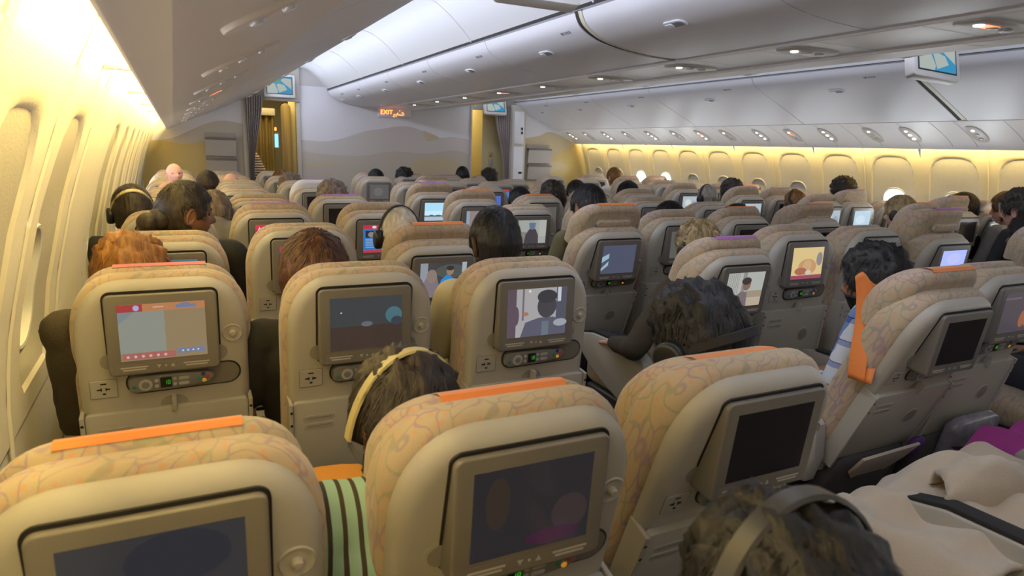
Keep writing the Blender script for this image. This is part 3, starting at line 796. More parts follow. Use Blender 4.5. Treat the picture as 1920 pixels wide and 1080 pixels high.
def tab_mesh(x0=-.11, x1=.11):
    bm = bmesh.new(); rows = []
    path = [(0, 0), (0, 0), (.070, .6968), (.082, .7015), (.095, .697), (.115, .684), (.140, .664), (.160, .635), (.168, .58)]
    path = [(y, z + .0015) for y, z in path]
    for i in range(9):
        x = x0 + (x1 - x0) * i / 8
        rows.append([bm.verts.new((x, y + .03 * (max(0, abs(x) - .09) / .11) ** 2, z - .35 * max(0, abs(x) - .06) ** 2)) for y, z in path[2:]])
    for a, b in zip(rows, rows[1:]):
        for k in range(len(a) - 1): bm.faces.new((a[k], a[k + 1], b[k + 1], b[k]))
    return to_mesh(bm)
SEAT['tab'] = (tab_mesh(), [M['tab_o']])
# flat plate painting the recess shade in dark colour, then the monitor
bm = bmesh.new(); slab(bm, rrect(.268, .222, .02, 0, .556), -.0335, -.03, 0, 0, 1)
slab(bm, circ(.028, -.131, .478, 18), -.0330, -.03, 0, 0, 1, 1); slab(bm, circ(.028, .131, .478, 18), -.0330, -.03, 0, 0, 1, 1)
slab(bm, circ(.022, -.129, .478, 18), -.0337, -.03, 0, 0, 1, 2); slab(bm, circ(.022, .129, .478, 18), -.0337, -.03, 0, 0, 1, 2)  # grey discs paint the shade inside the thumb notches
SEAT['monitor_recess_shade'] = (to_mesh(bm, smooth=False), [M['recess'], M['shell'], M['trim']])
BZ0, BZ1 = .447, .660
def tiltf(u, d, v): return (u, d, v)     # bottom edge leans out a little
bm = bmesh.new(); slab(bm, rrect(.258, BZ1 - BZ0, .014, 0, (BZ0 + BZ1) / 2), -.044, .028, .005, 0, 3, f=tiltf)
slab(bm, rrect(.228, .026, .002, 0, .466), -.0446, -.0435, 0, 0, 1, 0, f=tiltf)
for sx in (-1, 1):
    for j in range(2):
        slab(bm, rrect(.062 - .01 * j, .0035, .0005, sx * .072, .469 - j * .0065), -.0452, -.0444, 0, 0, 1, 1, f=tiltf)
for x, pts in ((-.016, [(-.005, .004), (.005, .004), (0, -.005)]), (.016, [(-.005, -.004), (.005, -.004), (0, .005)])):
    slab(bm, [(x + a, .467 + b) for a, b in pts], -.0454, -.0444, 0, 0, 1, 2, f=tiltf)
slab(bm, circ(.0025, 0, .467, 8), -.0454, -.0444, 0, 0, 1, 1, f=tiltf)
SEAT['monitor'] = (to_mesh(bm, angle=30), [M['bezel'], M['print'], M['btn']])
# screen contents: list of (poly in 0..1 coordinates, material index)
SCRM = {}
def em(col, s=1.0):
    k = (tuple(col), s)
    if k not in SCRM: SCRM[k] = emis('lit_%02d' % len(SCRM), col, s)
    return SCRM[k]
def R4(a, b, c, d): return [(a, b), (c, b), (c, d), (a, d)]
def EL(cx, cz, rx, rz, n=16): return circ(rx, cx, cz, n, rz)
def screen_mesh(shapes):
    bm = bmesh.new(); mats = []
    X0, Z0, W, H = -.1, .487, .2, .148
    for i, (pts, m) in enumerate(shapes):
        if m not in mats: mats.append(m)
        slab(bm, [(X0 + W * x, Z0 + H * z) for x, z in pts], -.0446 - .00025 * (i > 0) - .00004 * i, -.0436, 0, 0, 1, mats.index(m), f=tiltf)
    return (to_mesh(bm, smooth=False), mats)
FULL = R4(0, 0, 1, 1)
g = M['glass_off']
SCR = {}
SCR['off'] = screen_mesh([(FULL, g)])
W1 = em((.55, .56, .50), .62); TAN = em((.42, .31, .17), .62); ORG = em((.62, .27, .12), .7); RED = em((.50, .06, .06), .7); BLU = em((.22, .27, .42), .7); WHT = em((.8, .8, .8), .8)
SCR['off_reflect_a'] = screen_mesh([(FULL, em((.030, .029, .033), 1)), (EL(.62, .75, .3, .25), em((.020, .022, .030), 1)), (EL(.55, -.02, .38, .36), em((.075, .042, .016), 1)), (EL(.2, .3, .18, .4), em((.042, .032, .028), 1))])  # faint glowing shapes paint reflections on a switched-off screen
SCR['off_reflect_b'] = screen_mesh([(FULL, em((.020, .018, .021), 1)), (EL(.2, .62, .1, .3), em((.032, .022, .017), 1)), (EL(.82, .35, .16, .22), em((.035, .025, .025), 1)), (EL(.68, .12, .24, .09), em((.040, .012, .030), 1))])  # unlit screen too: reflections painted as faint patches
SCR['menu'] = screen_mesh([(FULL, TAN), (R4(0, .14, .52, .88), em((.40, .42, .36), .6)), ([(0, .88), (.2, .88), (.0, .66)], em((.30, .37, .40), .6)), (R4(0, .87, 1, 1), ORG), (R4(0, .87, .28, 1), RED),
    (EL(.21, .935, .035, .05), em((.4, .42, .7), .9)), (R4(.66, .90, .9, .96), BLU), (R4(.02, .02, .62, .13), em((.5, .16, .14), .7)), (R4(.64, .07, .97, .16), BLU)] +
    [(EL(.08 + .085 * k, .07, .018, .025), em((.7, .5, .45), .8)) for k in range(6)] + [(R4(.4, .93, .52, .945), em((.8, .5, .35), .8)), (EL(.77, .96, .06, .03), BLU)] + [(R4(.70 + .06 * k, .10, .72 + .06 * k, .125), WHT) for k in range(4)])
SCR['dark_scene'] = screen_mesh([(FULL, em((.055, .06, .065), .8)), (R4(0, 0, 1, .45), em((.06, .04, .032), .8)), (EL(.88, .62, .12, .16), em((.07, .16, .20), .9)), (EL(.5, .48, .08, .05), em((.12, .14, .17), .9)), (EL(.92, .5, .08, .09), em((.05, .06, .08), .8)), (EL(.15, .72, .012, .015), em((.5, .55, .6), .9))])
SCR['man'] = screen_mesh([(FULL, em((.42, .41, .42), .85)), (R4(0, 0, .14, 1), em((.13, .09, .12), .8)), (EL(.14, .45, .05, .2), em((.13, .09, .12), .8)), (R4(.24, .35, .27, 1), em((.2, .16, .18), .8)), (R4(.82, 0, 1, 1), em((.10, .10, .14), .8)), (R4(.84, .7, .9, 1), em((.55, .6, .66), .9)),
    (EL(.30, .48, .05, .04), em((.45, .2, .13), .8)), ([(.22, 0), (.3, .3), (.52, .38), (.78, .38), (1, .22), (1, 0)], em((.12, .12, .17), .8)), (EL(.9, .25, .12, .08), em((.40, .42, .48), .8)), (EL(.66, .62, .165, .25), em((.07, .065, .075), .8)), (EL(.66, .82, .17, .14), em((.05, .05, .055), .8)), (R4(.58, .0, .7, .3), em((.16, .2, .25), .8)), (EL(.36, .95, .02, .03), WHT)])
SCR['indigo'] = screen_mesh([(FULL, em((.085, .095, .15), .9)), ([(0, .1), (.2, .3), (.2, .45), (0, .2)], em((.3, .45, .55), 1)), ([(0, .4), (.2, .55), (.2, .72), (0, .6)], em((.3, .45, .55), 1))])
SCR['golden'] = screen_mesh([(FULL, em((.72, .55, .26), .95)), (R4(0, 0, 1, .12), em((.35, .08, .14), .9)), (EL(.5, .38, .3, .26), em((.60, .34, .16), .9)), (EL(.5, .42, .14, .2), em((.66, .42, .22), .9)), (EL(.88, .62, .1, .22), em((.30, .27, .28), .9)), (EL(.3, .25, .2, .12), em((.45, .16, .10), .9)), (EL(.55, .2, .1, .08), em((.7, .6, .5), .9))])
SCR['office'] = screen_mesh([(FULL, em((.47, .50, .46), .85)), (R4(0, .35, .38, 1), em((.5, .5, .46), .85)), (R4(.55, .25, 1, .45), em((.42, .34, .24), .8)), (R4(.45, 0, 1, .22), em((.55, .45, .33), .85)), (R4(.4, .35, .5, 1), em((.3, .32, .33), .8)), ([(.15, 0), (.25, .3), (.42, .45), (.58, .42), (.62, 0)], em((.22, .18, .19), .8)), (EL(.54, .64, .11, .17), em((.28, .16, .11), .8)), (EL(.52, .75, .13, .11), em((.06, .045, .045), .8))] + [(R4(.03 + .05 * k, .4, .05 + .05 * k, 1), em((.35, .36, .34), .8)) for k in range(6)])
SCR['couple'] = screen_mesh([(FULL, em((.07, .065, .075), .8)), (R4(0, .3, .16, 1), em((.32, .36, .42), .8)), (EL(.66, .75, .34, .2), em((.10, .11, .10), .8)), (R4(.9, .6, 1, 1), em((.45, .5, .55), .8)), ([(.4, .1), (.45, .5), (.6, .68), (.75, .5), (.78, .15)], em((.02, .24, .62), 1.)), (EL(.64, .76, .08, .13), em((.38, .24, .17), .8)), (EL(.64, .84, .085, .07), em((.05, .04, .04), .8)),
    ([(.03, 0), (.1, .5), (.22, .78), (.34, .7), (.42, .3), (.42, 0)], em((.24, .20, .24), .8)), (EL(.25, .62, .11, .2), em((.30, .23, .2), .8)), (R4(.7, .12, 1, .2), em((.4, .04, .04), .8))])
SCR['list_red'] = screen_mesh([(FULL, em((.50, .50, .47), .8)), (R4(0, .8, 1, 1), em((.62, .03, .06), 1)), (R4(0, .78, 1, .81), em((.3, .02, .04), .9)), ([(.05, .82), (.09, .95), (.13, .82)], WHT)] + [(R4(.08, .68 - .12 * k, .8, .71 - .12 * k), em((.3, .3, .3), .7)) for k in range(5)])
SCR['web_blue'] = screen_mesh([(FULL, em((.03, .17, .48), 1.)), (R4(0, .86, 1, 1), em((.5, .03, .06), 1)), (R4(0, 0, 1, .09), em((.5, .05, .07), .9)), (R4(.06, .55, .4, .8), em((.03, .03, .04), .8)), (EL(.22, .66, .09, .1), em((.3, .27, .27), .8)), (R4(.54, .12, 1, .84), em((.55, .68, .78), 1.)), (EL(.3, .93, .06, .05), WHT)] + [(R4(.06, .48 - .06 * k, .42, .505 - .06 * k), em((.3, .45, .65), .9)) for k in range(6)] + [(R4(.58, .68 - .14 * k, .9, .71 - .14 * k), em((.15, .35, .55), .9)) for k in range(4)])
SCR['sky'] = screen_mesh([(FULL, em((.50, .72, .84), 1.15)), (R4(0, 0, 1, .24), em((.42, .52, .60), 1)), (R4(0, .55, 1, 1), em((.36, .64, .82), 1.15)), (R4(0, .22, 1, .29), em((.10, .14, .20), .9)), (EL(.3, .28, .1, .06), em((.10, .14, .20), .9)), (EL(.6, .28, .14, .05), em((.10, .14, .20), .9))])
SCR['figure'] = screen_mesh([(FULL, em((.38, .40, .38), .9)), (R4(0, 0, .3, .5), em((.28, .26, .24), .8)), (R4(.75, .3, 1, 1), em((.45, .46, .42), .9)), ([(.22, 0), (.28, .4), (.4, .62), (.62, .62), (.72, .35), (.74, 0)], em((.075, .065, .08), .8)), (EL(.5, .74, .11, .15), em((.17, .2, .27), .8)), (EL(.5, .84, .13, .06), em((.1, .2, .32), .9))])
SCR['orange_scene'] = screen_mesh([(FULL, em((.32, .25, .24), .85)), ([(.35, 0), (.45, .5), (.55, .9), (.65, .5), (.75, 0)], em((.60, .24, .12), .95)), (R4(0, 0, .12, 1), em((.3, .38, .5), .9)), (R4(.0, .1, .1, .3), em((.08, .16, .45), 1)), (EL(.8, .7, .15, .2), em((.45, .35, .33), .85))])
SCR['pale'] = screen_mesh([(FULL, em((.42, .50, .56), 1.)), (EL(.35, .55, .2, .25), em((.62, .66, .60), 1)), (EL(.75, .4, .18, .3), em((.35, .40, .5), .9)), (R4(.82, .1, .95, .3), em((.55, .38, .38), .9))])
SCR['lightblue'] = screen_mesh([(FULL, em((.45, .60, .72), 1.1)), (EL(.4, .5, .3, .25), em((.55, .68, .78), 1.1))])
SCR['logo_blue'] = screen_mesh([(FULL, em((.08, .15, .50), 1.)), (R4(0, .55, .5, 1), em((.3, .32, .42), .9)), (EL(.7, .5, .14, .12), em((.35, .5, .75), 1)), (EL(.7, .5, .08, .07), em((.08, .15, .5), 1))])
SCR['red_pale'] = screen_mesh([(FULL, em((.50, .42, .38), .9)), (R4(0, .6, 1, 1), em((.50, .22, .18), .9)), (EL(.3, .5, .2, .25), em((.55, .30, .22), .9)), (R4(.4, 0, 1, .35), em((.45, .55, .52), .9))])
SCR['violet'] = screen_mesh([(FULL, em((.20, .22, .52), 1.)), (EL(.4, .75, .3, .15), em((.42, .22, .36), .9)), (EL(.8, .3, .15, .3), em((.35, .42, .7), 1))])
SCR['space'] = screen_mesh([(FULL, em((.10, .11, .19), .9)), (R4(.55, .88, .85, .97), em((.5, .15, .14), .9)), (EL(.2, .7, .02, .03), WHT), (EL(.4, .3, .2, .1), em((.14, .15, .24), .9))])
SCR['bright_lav'] = screen_mesh([(FULL, em((.30, .36, .75), 1.4)), (R4(0, 0, 1, .3), em((.42, .5, .8), 1.4)), (EL(.5, .7, .3, .2), em((.38, .42, .72), 1.3))])
SCR['ember'] = screen_mesh([(FULL, em((.085, .07, .09), .8)), (EL(.68, .32, .1, .22), em((.32, .12, .06), .9)), (EL(.8, .28, .06, .16), em((.30, .12, .06), .9)), (R4(0, .85, .5, .9), em((.14, .12, .15), .8))])
SCR['crowd'] = screen_mesh([(FULL, em((.30, .30, .28), .85)), (EL(.3, .5, .15, .3), em((.55, .54, .5), .9)), (EL(.6, .4, .2, .25), em((.18, .16, .14), .8)), (R4(.6, 0, 1, .3), em((.4, .52, .58), .95)), (EL(.5, .7, .1, .1), em((.5, .42, .36), .9)), (EL(.9, .75, .12, .2), em((.2, .18, .17), .8))])
SCR['grey'] = screen_mesh([(FULL, em((.13, .125, .12), .8)), (EL(.45, .5, .25, .3), em((.17, .165, .16), .8))])
SCR['cream'] = screen_mesh([(FULL, em((.36, .33, .22), .7))])
SCR['teal'] = screen_mesh([(FULL, em((.10, .18, .22), .9))] + [(EL(.1 + .1 * k, .5 + .35 * ((k * 37 % 10) / 10 - .5), .04, .07), em((.42, .66, .72) if k % 2 else (.05, .08, .12), .9)) for k in range(9)] + [(R4(0, .3, .25, .5), em((.45, .12, .12), .9))])
SCR['blue'] = screen_mesh([(FULL, em((.04, .22, .60), 1.)), (R4(0, .82, 1, 1), em((.45, .05, .08), .9)), (R4(.1, .2, .6, .6), em((.35, .5, .7), 1))])
SCR['mint'] = screen_mesh([(FULL, em((.45, .72, .66), 1.)), (R4(0, .55, 1, 1), em((.4, .66, .66), 1))])
# handset in its cradle
def slant(u, d, v): return (u, d, v + .02 * (u - .04))
bm = bmesh.new(); slab(bm, stadium(-.098, .182, .380, .448), -.0345, -.03, .001, 0, 1, 0, f=slant); slab(bm, stadium(-.094, .178, .384, .444), -.0352, -.033, 0, 0, 1, 1, f=slant)
SEAT['handset_cradle'] = (to_mesh(bm), [M['black'], M['bezel']])
bm = bmesh.new(); hs = [(-.09, .398), (-.078, .39), (.02, .391), (.10, .397), (.112, .408), (.112, .42), (.10, .43), (.02, .436), (-.078, .438), (-.09, .43)]
slab(bm, hs, -.052, -.033, .006, 0, 3, 0, f=slant)
slab(bm, circ(.0165, -.052, .413, 16), -.0545, -.051, .001, 0, 1, 1, f=slant); slab(bm, circ(.0095, -.052, .413, 12), -.056, -.053, .001, 0, 1, 0, f=slant)
slab(bm, rrect(.027, .030, .002, -.004, .414), -.0528, -.051, 0, 0, 1, 2, f=slant)
def seg7(x, z, s, segs):
    for q in segs:
        a = {'a': R4(-.5, .9, .5, 1.1), 'g': R4(-.5, -.1, .5, .1), 'd': R4(-.5, -1.1, .5, -.9), 'b': R4(.4, 0, .6, 1), 'c': R4(.4, -1, .6, 0), 'e': R4(-.6, -1, -.4, 0), 'f': R4(-.6, 0, -.4, 1)}[q]
        slab(bm, [(x + u * s * 1.0, z + v * s) for u, v in a], -.0536, -.0525, 0, 0, 1, 3, f=slant)
seg7(-.006, .414, .0055, 'bc'); seg7(.003, .414, .0055, 'abcdefg')
for i in range(2):
    for x, r in ((-.026, .0052), (.017, .0048)): slab(bm, circ(r, x, .406 + .016 * i, 10), -.0535, -.051, .0005, 0, 1, 1, f=slant)
    slab(bm, stadium(.026, .052, .4015 + .015 * i, .4105 + .015 * i, 4), -.0535, -.051, .0005, 0, 1, 1, f=slant)
for x, z, mi in ((.088, .407, 4), (.076, .414, 5), (.097, .418, 6), (.086, .4255, 7)): slab(bm, circ(.0055, x, z, 10), -.0545, -.051, .001, 0, 1, mi, f=slant)
slab(bm, circ(.005, -.079, .409, 10), -.0535, -.051, .001, 0, 1, 5, f=slant)
SEAT['handset'] = (to_mesh(bm), [M['handset'], M['btn'], M['black'], M['green_lcd'], M['orange_btn'], M['teal_btn'], M['red_btn'], M['blue_btn']])
# power socket
bm = bmesh.new(); slab(bm, rrect(.064, .054, .004, -.148, .402), -.0335, -.03, 0, 0, 1, 2); slab(bm, rrect(.060, .050, .003, -.148, .402), -.0350, -.03, .001, 0, 1, 0)
for x, z, w, h in ((-.148, .4175, .014, .0035), (-.159, .402, .010, .004), (-.139, .402, .010, .004), (-.148, .389, .007, .005), (-.154, .402, .003, .009), (-.143, .402, .003, .009)):
    slab(bm, rrect(w, h, .0008, x, z), -.0356, -.034, 0, 0, 1, 1)
SEAT['power_socket'] = (to_mesh(bm), [M['shell'], M['black'], M['trim']])
# coat hook: dished ring and knob
bm = bmesh.new(); rings = []
for r, d in ((.026, -.0325), (.024, -.0355), (.020, -.0335), (.014, -.0325), (.0085, -.0335), (.0080, -.041), (.006, -.044), (.0, -.0445)):
    rings.append([bm.verts.new((.165 + r * math.cos(2 * PI * k / 18), d, .532 + r * math.sin(2 * PI * k / 18))) for k in range(18)] if r else [bm.verts.new((.165, d, .532))])
for a, b in zip(rings, rings[1:]):
    for k in range(18):
        j = (k + 1) % 18
        bm.faces.new((a[k], a[j], b[j], b[k]) if len(b) > 1 else (a[k], a[j], b[0]))
SEAT['coat_hook'] = (to_mesh(bm), [M['shell']])
# tray table
bm = bmesh.new(); slab(bm, rrect(.395, .30, .012, 0, .185), -.048, -.030, .004, .001, 2, 0)
slab(bm, circ(.034, .075, .20, 22), -.0495, -.047, .001, 0, 1, 0); slab(bm, circ(.028, .075, .20, 22), -.0505, -.049, .0005, 0, 1, 1)
for j in range(2):
    slab(bm, stadium(-.172, -.085, .285 - .026 * j - .008, .285 - .026 * j + .008, 5), -.0495, -.047, .0005, 0, 1, 0); slab(bm, rrect(.066, .004, .001, -.128, .285 - .026 * j), -.0500, -.049, 0, 0, 1, 1)
SEAT['tray_table'] = (to_mesh(bm), [M['shell'], M['trim']])
bm = bmesh.new(); slab(bm, rrect(.012, .042, .004, .012, .345), -.056, -.031, .003, 0, 2); SEAT['tray_latch'] = (to_mesh(bm), [M['shell']])
bm = bmesh.new(); slab(bm, [(.012 + .034 * math.cos(PI * k / 12), .337 + .026 * math.sin(PI * k / 12)) for k in range(13)], -.0335, -.03, 0, 0, 1); SEAT['latch_dish'] = (to_mesh(bm), [M['trim']])
bm = bmesh.new()
slab(bm, rrect(.011, .34, .003, 0, .165), -.052, .01, .002, .002, 1, 0)
slab(bm, circ(.004, 0, .31, 8), -.0528, -.051, 0, 0, 1, 1); slab(bm, circ(.004, 0, .27, 8), -.0528, -.051, 0, 0, 1, 1)
SEAT['tray_arms'] = (to_mesh(bm), [M['shell'], M['black']])
# literature pocket
bm = bmesh.new(); slab(bm, rrect(.38, .25, .05, 0, -.09), -.065, -.005, .02, .01, 3, dome0=-.02); SEAT['literature_pocket'] = (to_mesh(bm), [M['pocket']])
# seat base parts (upright frame)
bm = bmesh.new(); slab(bm, rrect(.45, .15, .05, 0, .385), .06, .56, .05, .07, 4, dome1=.01); SEAT['seat_cushion'] = (to_mesh(bm), [M['fabric']])
bm = bmesh.new(); box(bm, -.235, .235, .10, .50, .26, .315, .015); SEAT['seat_frame'] = (to_mesh(bm), [M['darkmetal']])
bm = bmesh.new(); tube(bm, [(0, .16, .27), (0, .12, .10), (0, .10, .0)], [.022, .02, .026], 8); tube(bm, [(0, .44, .27), (0, .46, .10), (0, .47, 0)], [.022, .02, .026], 8); box(bm, -.02, .02, .06, .52, 0, .03, .005)
SEAT['leg'] = (to_mesh(bm), [M['darkmetal']])
def arm_mesh():
    bm = bmesh.new()
    o = [(-.02, .56), (.02, .53), (.30, .55), (.40, .57), (.435, .60), (.44, .625), (.425, .645), (.36, .655), (.0, .66), (-.03, .655), (-.04, .61)]
    slab(bm, o, -.024, .024, .008, .008, 2, 0, f=lambda u, d, v: (d, u, v))
    o2 = [(.0, .40), (.05, .40), (.07, .56), (-.01, .56)]
    slab(bm, o2, -.016, .016, .003, .003, 1, 0, f=lambda u, d, v: (d, u, v))
    return to_mesh(bm)
SEAT['armrest'] = (arm_mesh(), [M['trim']])
bm = bmesh.new(); slab(bm, rrect(.35, .012, .005, .185, .664), -.020, .020, .004, .004, 2, 0, f=lambda u, d, v: (d, u, v)); SEAT['arm_pad'] = (to_mesh(bm), [M['blackpad']])
def aisle_arm():
    bm = bmesh.new()
    o = [(-.06, .40), (.05, .38), (.22, .43), (.36, .49), (.44, .54), (.47, .575), (.465, .61), (.44, .64), (.34, .662), (.12, .668), (-.03, .66), (-.08, .62), (-.09, .5)]
    slab(bm, o, -.03, .03, .010, .010, 3, 0, f=lambda u, d, v: (d, u, v)); return to_mesh(bm)
SEAT['aisle_armrest'] = (aisle_arm(), [M['shell']])
bm = bmesh.new(); slab(bm, [(-.03, .660), (.10, .668), (.33, .664), (.435, .640), (.44, .648), (.34, .676), (.12, .682), (-.03, .674)], -.027, .027, .003, .003, 2, 0, f=lambda u, d, v: (d, u, v)); SEAT['aisle_pad'] = (to_mesh(bm), [M['blackpad']])

def part(key, name, parent, loc=(0, 0, 0), rot=(0, 0, 0), mats=None):
    me, ms = SEAT[key] if isinstance(key, str) else key
    return obj(name, me, mats or ms, parent, loc, rot)
def tilt_for(zb):
    return R_(6 + 20 * max(0, min(1, (CZ - .380 - zb) / .072)))
def tilt_old(zb):
    lo, hi = 0, R_(34)
    for _ in range(40):
        m = (lo + hi) / 2
        if OFF + .66 * math.cos(m) - .044 * math.sin(m) > zb: lo = m
        else: hi = m
    return lo
COLS = dict(A=-.065, B=.435, C=.945, D=2.0, E=2.5, F=3.0, G=3.5, H=4.68, J=5.16, K=5.60)
ROWS = {'L': [.80, 1.78, 2.65, 3.49, 4.36, 5.23, 6.1, 6.97, 7.84], 'M': [1.2, 2.05, 2.88, 3.68, 4.5, 5.3, 6.1, 6.95, 7.8], 'R': [1.25, 2.05, 2.9, 3.75, 4.55, 5.35, 6.15, 7.0, 7.8]}
BLK = {c: ('L' if c in 'ABC' else 'M' if c in 'DEFG' else 'R') for c in COLS}
MEAS = {  # measured monitor-top positions: x, y, height relative to the eye
 'A1': (-.055, .820, -.437), 'B1': (.444, .789, -.427), 'C1': (1.0, .845, -.447), 'D1': (2.215, 1.19, -.464),
 'A2': (-.066, 1.872, -.389), 'B2': (.436, 1.769, -.385), 'C2': (.939, 1.71, -.381), 'D2': (2.054, 1.968, -.44), 'E2': (2.597, 2.136, -.378),
 'A3': (-.066, 2.73, -.42), 'B3': (.422, 2.654, -.37), 'C3': (.94, 2.515, -.44), 'D3': (1.972, 2.747, -.436), 'A4': (-.07, 3.44, -.40), 'B4': (.413, 3.493, -.384),
 'D4': (1.963, 3.684, -.409), 'B6': (.42, 5.3, -.41), 'D8': (1.86, 6.95, -.387), 'D6': (1.87, 5.2, -.43), 'D5': (1.91, 4.40, -.42), 'E7': (2.37, 6.13, -.383), 'E6': (2.35, 5.2, -.372), 'F7': (2.89, 6.15, -.382),
 'H9': (4.451, 7.765, -.387), 'H8': (4.562, 7.08, -.382), 'J7': (5.04, 6.1, -.374), 'G5': (3.42, 4.459, -.37), 'F4': (2.96, 3.71, -.37), 'H5': (4.708, 4.537, -.395), 'H4': (4.826, 3.792, -.389), 'G3': (3.65, 2.884, -.43),
 'H3': (4.808, 2.897, -.385), 'K3': (5.63, 2.94, -.42), 'F2': (3.14, 2.151, -.376), 'E1': (2.675, 1.275, -.42), 'G2': (3.60, 2.06, -.42)}
SCREENS = {'A1': 'off_reflect_a', 'B1': 'off_reflect_b', 'A2': 'menu', 'B2': 'dark_scene', 'C2': 'man', 'D3': 'indigo', 'E2': 'golden', 'D2': 'office', 'C3': 'couple', 'A3': 'teal', 'B3': 'blue', 'B4': 'list_red', 'C4': 'web_blue', 'D6': 'sky', 'D4': 'figure', 'D5': 'orange_scene',
 'H5': 'pale', 'J4': 'lightblue', 'H4': 'pale', 'E6': 'logo_blue', 'H8': 'red_pale', 'J8': 'red_pale', 'J7': 'red_pale', 'H9': 'violet', 'F4': 'space', 'G2': 'bright_lav', 'E1': 'ember', 'D7': 'crowd', 'D8': 'grey', 'G4': 'space', 'F7': 'blue', 'C8': 'mint', 'C7': 'blue', 'D9': 'blue', 'E8': 'grey', 'F8': 'list_red', 'A4': 'violet', 'G6': 'red_pale', 'K3': 'cream', 'E9': 'grey', 'G5': 'space', 'F9': 'blue', 'E3': 'grey', 'E4': 'logo_blue', 'H6': 'pale', 'E5': 'grey'}
RAISE = {'A1': -.002, 'B1': -.018, 'C1': -.032, 'D1': .05, 'D3': .105, 'B4': .02, 'B3': .0, 'C3': .05, 'C6': .05, 'C4': .03, 'D2': .03, 'D5': .05, 'D6': .06, 'E3': .03, 'G3': .08, 'H3': .05, 'J3': .10, 'H4': .05, 'J4': .09, 'G2': .12, 'F3': .04, 'E2': .02, 'H5': .07, 'J5': .06, 'G5': .03, 'E8': .03, 'F4': .02, 'K3': .08, 'J9': .03, 'B5': .015, 'J8': .04, 'K8': .06, 'J7': .03, 'K6': .04, 'H6': .05, 'J6': .04}
TABS = {'A1': 'tab_o', 'B1': 'tab_o', 'C1': 'tab_o', 'D1': 'tab_o', 'A2': 'tab_p', 'C3': 'tab_o', 'D3': 'tab_o', 'B4': 'tab_v', 'F3': 'tab_o', 'G3': 'tab_o', 'D6': 'tab_v', 'D5': 'tab_o', 'J4': 'tab_p', 'H3': 'tab_o', 'J3': 'tab_o', 'K6': 'tab_o', 'D2': 'tab_v', 'G2': 'tab_v', 'D9': 'tab_p', 'E9': 'tab_p', 'F9': 'tab_v', 'E8': 'tab_v', 'E5': 'tab_o', 'J8': 'tab_p', 'K8': 'tab_p', 'J5': 'tab_p', 'K5': 'tab_p', 'F5': 'tab_p', 'C5': 'tab_v', 'C6': 'tab_v', 'K2': 'tab_o'}
SCR_WORD = {'off': 'dark screen', 'off_reflect_a': 'dark screen with painted reflections', 'off_reflect_b': 'dark screen', 'menu': 'menu on screen', 'dark_scene': 'dim night scene on screen', 'man': "man's silhouette on screen", 'indigo': 'plain indigo screen', 'golden': 'golden film on screen', 'office': 'office film on screen', 'couple': 'couple on screen', 'list_red': 'red-headed list on screen', 'web_blue': 'blue page on screen', 'sky': 'bright sky on screen', 'figure': 'walking figure on screen', 'orange_scene': 'orange scene on screen', 'pale': 'pale picture on screen', 'lightblue': 'light blue screen', 'logo_blue': 'blue logo on screen', 'red_pale': 'reddish picture on screen', 'violet': 'violet screen', 'space': 'dark blue screen', 'bright_lav': 'glowing lavender screen', 'ember': 'embers on screen', 'crowd': 'crowd on screen', 'grey': 'grey screen', 'blue': 'blue screen', 'cream': 'cream screen', 'teal': 'teal pattern on screen', 'mint': 'mint screen'}
COLWORD = dict(A='against the left wall', B='middle of the left block', C='left block beside the left aisle', D='centre block beside the left aisle', E='centre block second from the left aisle', F='centre block second from the right aisle', G='centre block beside the right aisle', H='right block beside the right aisle', J='middle of the right block', K='against the right wall')
ROWWORD = ['nearest row', 'second row', 'third row', 'fourth row', 'fifth row', 'sixth row', 'seventh row', 'eighth row', 'front row by bulkhead']
SEATPOS = {}
TILT = dict(A1=10, B1=14, C1=20, D1=24, E1=15)
